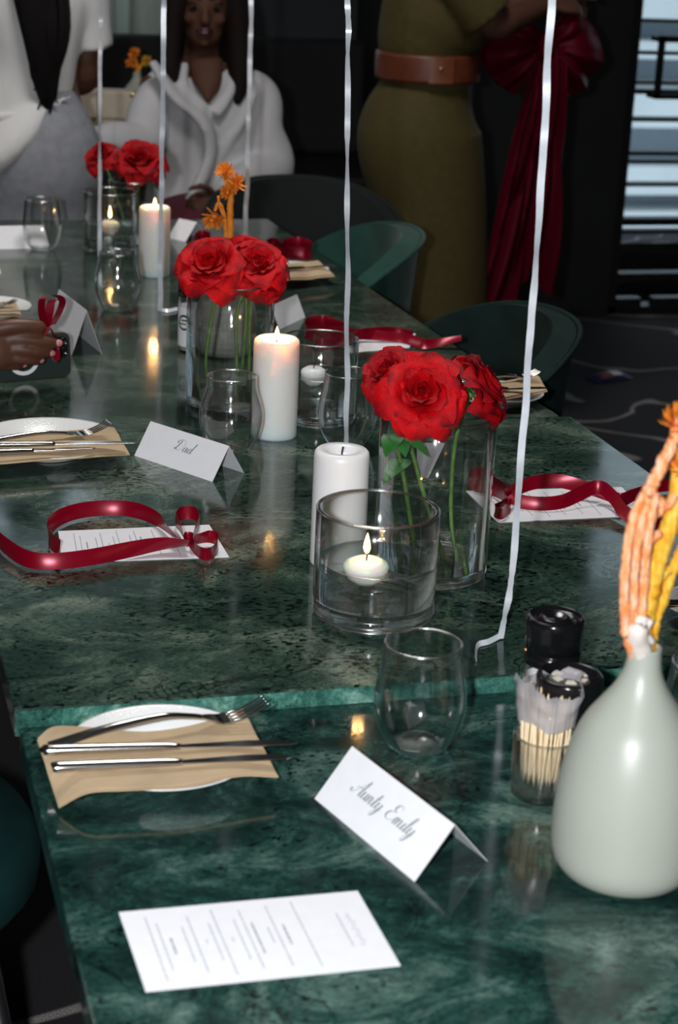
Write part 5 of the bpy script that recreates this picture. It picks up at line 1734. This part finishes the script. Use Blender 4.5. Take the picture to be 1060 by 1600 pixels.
# ---- person at the left frame edge: one hand holding a phone
p4 = V((-.34, 2.62, 0))
PY = 2.90
def hp(px, py, dy=0): return aty(px, py, PY + dy)
wrist = hp(-62, 545, -.03)
sh4 = V((-.20, 2.68, 1.10)); el4 = V((-.09, 2.66, .845))
t4 = thing('person', 'person mostly outside the left frame edge, brown hand holding a phone', 'person', (p4.x, p4.y, 0))
hm4, M4_ = head_mesh((p4.x - .02, p4.y, 1.33), (1, .25, 0), (0, 0, 1))
hand4 = [
    stube([wrist, hp(-35, 540, -.03), hp(-5, 538, -.032), hp(16, 538, -.030)], [(.023, .021), (.032, .022), (.040, .020), (.034, .015)], 5, 16, TOCAM),
    # thumb lies along the top, then four fingers of unequal length
    stube([hp(-14, 516, -.035), hp(16, 510, -.040), hp(42, 509, -.038), hp(62, 511, -.033), hp(70, 512, -.030)], [.0150, .0125, .0118, .0110, .0060], 5, 12),
    stube([hp(8, 530, -.034), hp(34, 530, -.038), hp(62, 533, -.036), hp(82, 536, -.028), hp(93, 537, -.022)], [.0125, .0110, .0100, .0090, .0055], 5, 12),
    stube([hp(8, 545, -.034), hp(34, 546, -.040), hp(56, 549, -.038), hp(72, 551, -.029), hp(82, 552, -.022)], [.0120, .0108, .0098, .0086, .0052], 5, 12),
    stube([hp(2, 558, -.032), hp(24, 560, -.038), hp(44, 562, -.036), hp(57, 563, -.028), hp(65, 564, -.022)], [.0112, .0100, .0092, .0080, .0050], 5, 12),
    stube([hp(-6, 567, -.028), hp(8, 570, -.033), hp(22, 571, -.031), hp(32, 571, -.024), hp(39, 571, -.020)], [.0100, .0090, .0080, .0072, .0045], 5, 12)]
tor4 = stube([(p4.x, p4.y, .45), (p4.x, p4.y, .52), (p4.x, p4.y, .72), (p4.x, p4.y, .96), (p4.x, p4.y, 1.10), (p4.x, p4.y, 1.16), (p4.x, p4.y, 1.22), (p4.x - .01, p4.y, 1.27)],
             [(.12, .10), (.17, .12), (.13, .10), (.16, .115), (.16, .085), (.075, .06), (.05, .05), (.047, .05)], 5, 24, (1, .2, 0))
arm4 = limb([sh4 - V((.06, 0, 0)), sh4, lerp(sh4, el4, .5), el4, lerp(el4, wrist, .4), wrist], [.05, .05, .046, .040, .038, .024])
sh5, el5, wr5 = V((-.42, 2.80, 1.10)), V((-.45, 2.92, .84)), V((-.30, 3.02, .70))
arm5 = join(arm(sh5, el5, wr5), hand(wr5, (.9, .3, -.2), (0, 0, 1), (.3, -.9, 0), .4))
legs4 = join(leg((p4.x, p4.y - .08, .50), (p4.x + .27, p4.y - .06, .52), (p4.x + .24, p4.y - .06, .09), (p4.x + .38, p4.y - .06, .03)), leg((p4.x, p4.y + .1, .50), (p4.x + .27, p4.y + .12, .52), (p4.x + .24, p4.y + .12, .09), (p4.x + .38, p4.y + .12, .03)))
mk('body', mv(join(tor4, hm4, arm4, arm5, legs4, *hand4), -t4.location), SKIN, t4, mods=(WELD(.0032), SMO(3)))
face_parts(t4, Matrix.Translation(-t4.location) @ M4_, SKIN)
for (x, y, dy, s) in ((92, 536, -.029, .0068), (81, 552, -.029, .0065), (64, 563, -.028, .006), (38, 570, -.026, .0055)):
    d = (hp(x + 6, y, dy + .004) - hp(x, y, dy)).normalized()
    q = d.to_track_quat('X', 'Z').to_matrix().to_4x4(); q.translation = hp(x, y, dy) - t4.location
    mk('fingernail', xf(ball((0, 0, 0), (s * 1.1, s * .72, s * .85), 12, 8), q), NAIL, t4)
dress4 = stube([(p4.x, p4.y, .44), (p4.x, p4.y, .72), (p4.x, p4.y, .96), (p4.x, p4.y, 1.09), (p4.x, p4.y, 1.13)], [(.19, .14), (.15, .12), (.18, .13), (.17, .10), (.10, .08)], 6, 28, (1, .2, 0))
mk('dress', mv(join(dress4, stube([(p4.x, p4.y, .52), (p4.x + .15, p4.y + .02, .55), (p4.x + .31, p4.y + .02, .55)], [(.17, .10), (.18, .10), (.17, .08)], 5, 20, (0, 0, 1)), stube([sh4 - V((.05, 0, 0)), sh4, lerp(sh4, el4, .5)], [.06, .068, .066], 5, 16), stube([sh5 - V((-.03, 0, 0)), sh5, lerp(sh5, el5, .5)], [.06, .068, .066], 5, 16)), -t4.location), MAROON, t4, mods=(WELD(.012), SMO(3)))
mk('hair', mv(join(ball((p4.x - .04, p4.y, 1.365), (.10, .092, .092)), stube([(p4.x - .07, p4.y, 1.38), (p4.x - .12, p4.y - .01, 1.28), (p4.x - .12, p4.y, 1.12)], [(.06, .05), (.07, .05), (.04, .02)], 5, 16)), -t4.location), HAIR, t4)
tub_chair(-.42, 2.64, PI, 'dark tub chair of the person holding the phone, outside the left edge', VELVETD)

# phone, back towards the camera, resting on its long edge
pb0, pb1 = at(112, 588, TF), at(-26, 600, TF)
pxv = (pb0 - pb1).normalized(); pl_ = .150; ph_ = .074
pn = V((pxv.y, -pxv.x, 0))
if pn.dot(TOCAM) < 0: pn = -pn
pup = (V((0, 0, 1)) - pn * .10).normalized()
phone = thing('phone', 'dark phone on its edge with a white ring on its back', 'phone', pb0)
MP = Matrix((-pxv, pup, pn)).transposed().to_4x4()
def rr_poly(x0, x1, y0, y1, r, n=5):
    out = []
    for cx_, cy_, a0 in ((x1 - r, y0 + r, -PI / 2), (x1 - r, y1 - r, 0), (x0 + r, y1 - r, PI / 2), (x0 + r, y0 + r, PI)):
        out += [(cx_ + r * math.cos(a0 + PI / 2 * k / n), cy_ + r * math.sin(a0 + PI / 2 * k / n)) for k in range(n + 1)]
    return out
PH = mat('dark_green_grey_glass', (.020, .034, .034), .3)
PHF = mat('bronze_frame', (.16, .12, .08), .3, .8)
mk('back_panel', xf(prism(rr_poly(.002, pl_ - .002, .002, ph_ - .002, .010), -.001, .0005), MP), PH, phone, False)
mk('frame', xf(prism(rr_poly(0, pl_, 0, ph_, .012), -.008, -.0008), MP), PHF, phone, False, mods=(BEV(.001),))
mk('camera_plate', xf(prism(rr_poly(.005, .040, ph_ - .041, ph_ - .006, .009), .0005, .0022), MP), PLASTIC, phone, False)
for (x, y) in ((.014, ph_ - .015), (.014, ph_ - .032), (.031, ph_ - .0235)):
    ln_ = mk('lens', xf(mv(lathe([(.0072, 0), (.0072, .0022), (.0058, .0026), (.0052, .0016), (0, .0014)], 24), (x, y, .0022)), MP), PLASTIC, phone)
mk('flash_dot', xf(mv(lathe([(.0024, 0), (.0022, .0008), (0, .001)], 14), (.031, ph_ - .012, .0022)), MP), PAPER, phone)
ring = []
for i in range(41):
    a = -2.75 + 5.5 * i / 40 - PI / 2
    ring.append((math.cos(a), math.sin(a)))
mk('ring_print', xf(strip([V((pl_ * .545 + .027 * x, ph_ * .48 + .027 * y, .0008)) for x, y in ring], [V((pl_ * .545 + .0205 * x, ph_ * .48 + .0205 * y, .0008)) for x, y in ring]), MP), PAPER, phone, False)
# red ribbon pinched in that hand
ro = hp(72, 500, -.012)
rb = thing('satin_ribbon', 'crimson satin ribbon loop rising behind the hand with the phone', 'ribbon', ro, 0, 'red satin ribbons on the menus')
def vs(pts, wv, nm):
    P = cat([hp(*p) - ro for p in pts], 8)
    mk(nm, strip(P, [p + V(wv) for p in P]), SATIN, rb)
vs([(66, 512, -.010), (60, 492, -.010), (60, 470, -.008), (68, 463, -.004), (84, 463, .004), (92, 472, .008), (86, 490, .0), (76, 508, -.008)], (.010, -.012, .004), 'loop')
vs([(66, 512, -.010), (70, 490, -.016), (74, 472, -.016), (86, 470, -.008)], (.014, -.004, .004), 'loop')
vs([(76, 508, -.010), (64, 520, -.014), (48, 523, -.016), (40, 524, -.02)], (.002, -.002, -.008), 'tail')
vs([(76, 508, -.010), (84, 530, -.004), (88, 548, -.012), (82, 558, -.030), (74, 552, -.034)], (.006, -.004, -.008), 'tail')

# ------------------------------------------------------------------ back of the room
ban = thing('banquette', 'long black upholstered banquette along the back wall', 'sofa', (.0, 7.6, 0))
mk('seat', box(-2.6, 2.3, -.45, .2, .10, .45), BLACK, ban, False, mods=(BEV(.03, 3),))
for k in range(4):
    x0 = -2.6 + k * 1.225
    mk('backrest', box(x0 + .006, x0 + 1.219, .12, .32, .45, .93), vary(mat('black_upholstery', (.010, .010, .011), .8), 12, .2) if k == 0 else bpy.data.materials['black_upholstery'], ban, False, mods=(BEV(.03, 3),))
mk('plinth', box(-2.55, 2.25, -.38, .3, 0, .10), BLACK, ban, False)

st = thing('side_table', 'small dark side table behind the seated woman carrying bag and vase', 'table', (.92, 5.98, 0))
mk('tabletop', lathe([(0, .755), (.24, .755), (.24, .775), (0, .775)], 40), BLACK, st)
mk('pedestal', lathe([(0, .02), (.03, .02), (.03, .755), (0, .755)], 20), BLACK, st)
mk('foot_plate', lathe([(0, 0), (.18, 0), (.18, .014), (.03, .022), (0, .022)], 32), BLACK, st)
bgo = V((.865, 5.87, .775))
bag = thing('handbag', 'cream leather handbag with gold fittings beside the seated woman', 'bag', bgo, -.2)
mk('body', prism([(-.115, -.04), (.115, -.04), (.115, .04), (-.115, .04)], 0, .135), CREAM, bag, False, mods=(BEV(.010, 3),))
mk('flap', join(box(-.118, .118, -.046, .044, .128, .139), box(-.118, .118, -.048, -.042, .055, .135)), CREAM, bag, False, mods=(BEV(.003, 2),))
mk('strap_band', box(-.004, .012, -.0505, -.047, .0, .137), vary(mat('taupe_leather', (.33, .26, .19), .5), 30, .1), bag, False)
for x in (-.112, .108):
    mk('corner_clasp', ball((x, -.046, .130), (.010, .006, .010), 12, 8), GOLD, bag)
mk('ring_clasp', tube([(-.02 + .010 * math.cos(a * PI / 8), -.052, .05 + .010 * math.sin(a * PI / 8)) for a in range(17)], .002, 8), GOLD, bag)
v3b = V((1.02, 6.07, .775))
bottle_vase(v3b, .058, .175, 'sage bottle vase of marigold flowers beside the cream handbag', SAGE)
nk3 = v3b + V((0, 0, .165))
fl3 = thing('dried_stem', 'orange dried flower in the vase beside the cream handbag', 'dried flower', nk3)
mk('stalk', knobby([(0, 0, 0), (.0, 0, .03), (-.006, 0, .06)], .006, .004, 71), ORANGE, fl3)
mk('flower_head', flower_head(V((-.010, -.01, .065)), .024, TOCAM, 72, 70), ORANGE, fl3)
mk('flower_head', flower_head(V((-.022, -.01, .035)), .020, TOCAM, 73, 60), ORANGE, fl3)
fl4 = thing('dried_stem', 'yellow dried flower in the vase beside the cream handbag', 'dried flower', nk3)
mk('stalk', knobby([(0, 0, 0), (.012, 0, .03), (.028, 0, .045)], .006, .004, 74), YELLOW, fl4)
mk('flower_head', flower_head(V((.032, -.01, .045)), .020, TOCAM, 75, 60), YELLOW, fl4)

# scrap on the carpet at the right
fp_ = at(952, 592, 0)
pk = thing('snack_packet', 'small blue and red packet lying on the dark carpet', 'packet', fp_, .3)
mk('body', grid(lambda u, v: ((u - .5) * .16, (v - .5) * .08, .004 + .018 * math.sin(PI * u) ** .5 * math.sin(PI * v) ** .5), 10, 8), mat('blue_foil', (.008, .012, .08), .5), pk, mods=(SOL(.001),))
mk('label_band', grid(lambda u, v: (-.055 + .05 * u, (v - .5) * .07, .006 + .019 * math.sin(PI * (.16 + .3 * u)) ** .5 * math.sin(PI * (.06 + .88 * v)) ** .5), 5, 8), mat('red_foil', (.12, .012, .01), .5), pk, mods=(SOL(.001),))
mk('white_band', grid(lambda u, v: (.0 + .04 * u, (v - .5) * .05, .006 + .019 * math.sin(PI * (.5 + .25 * u)) ** .5 * math.sin(PI * (.18 + .64 * v)) ** .5), 5, 8), PAPER, pk, mods=(SOL(.001),))
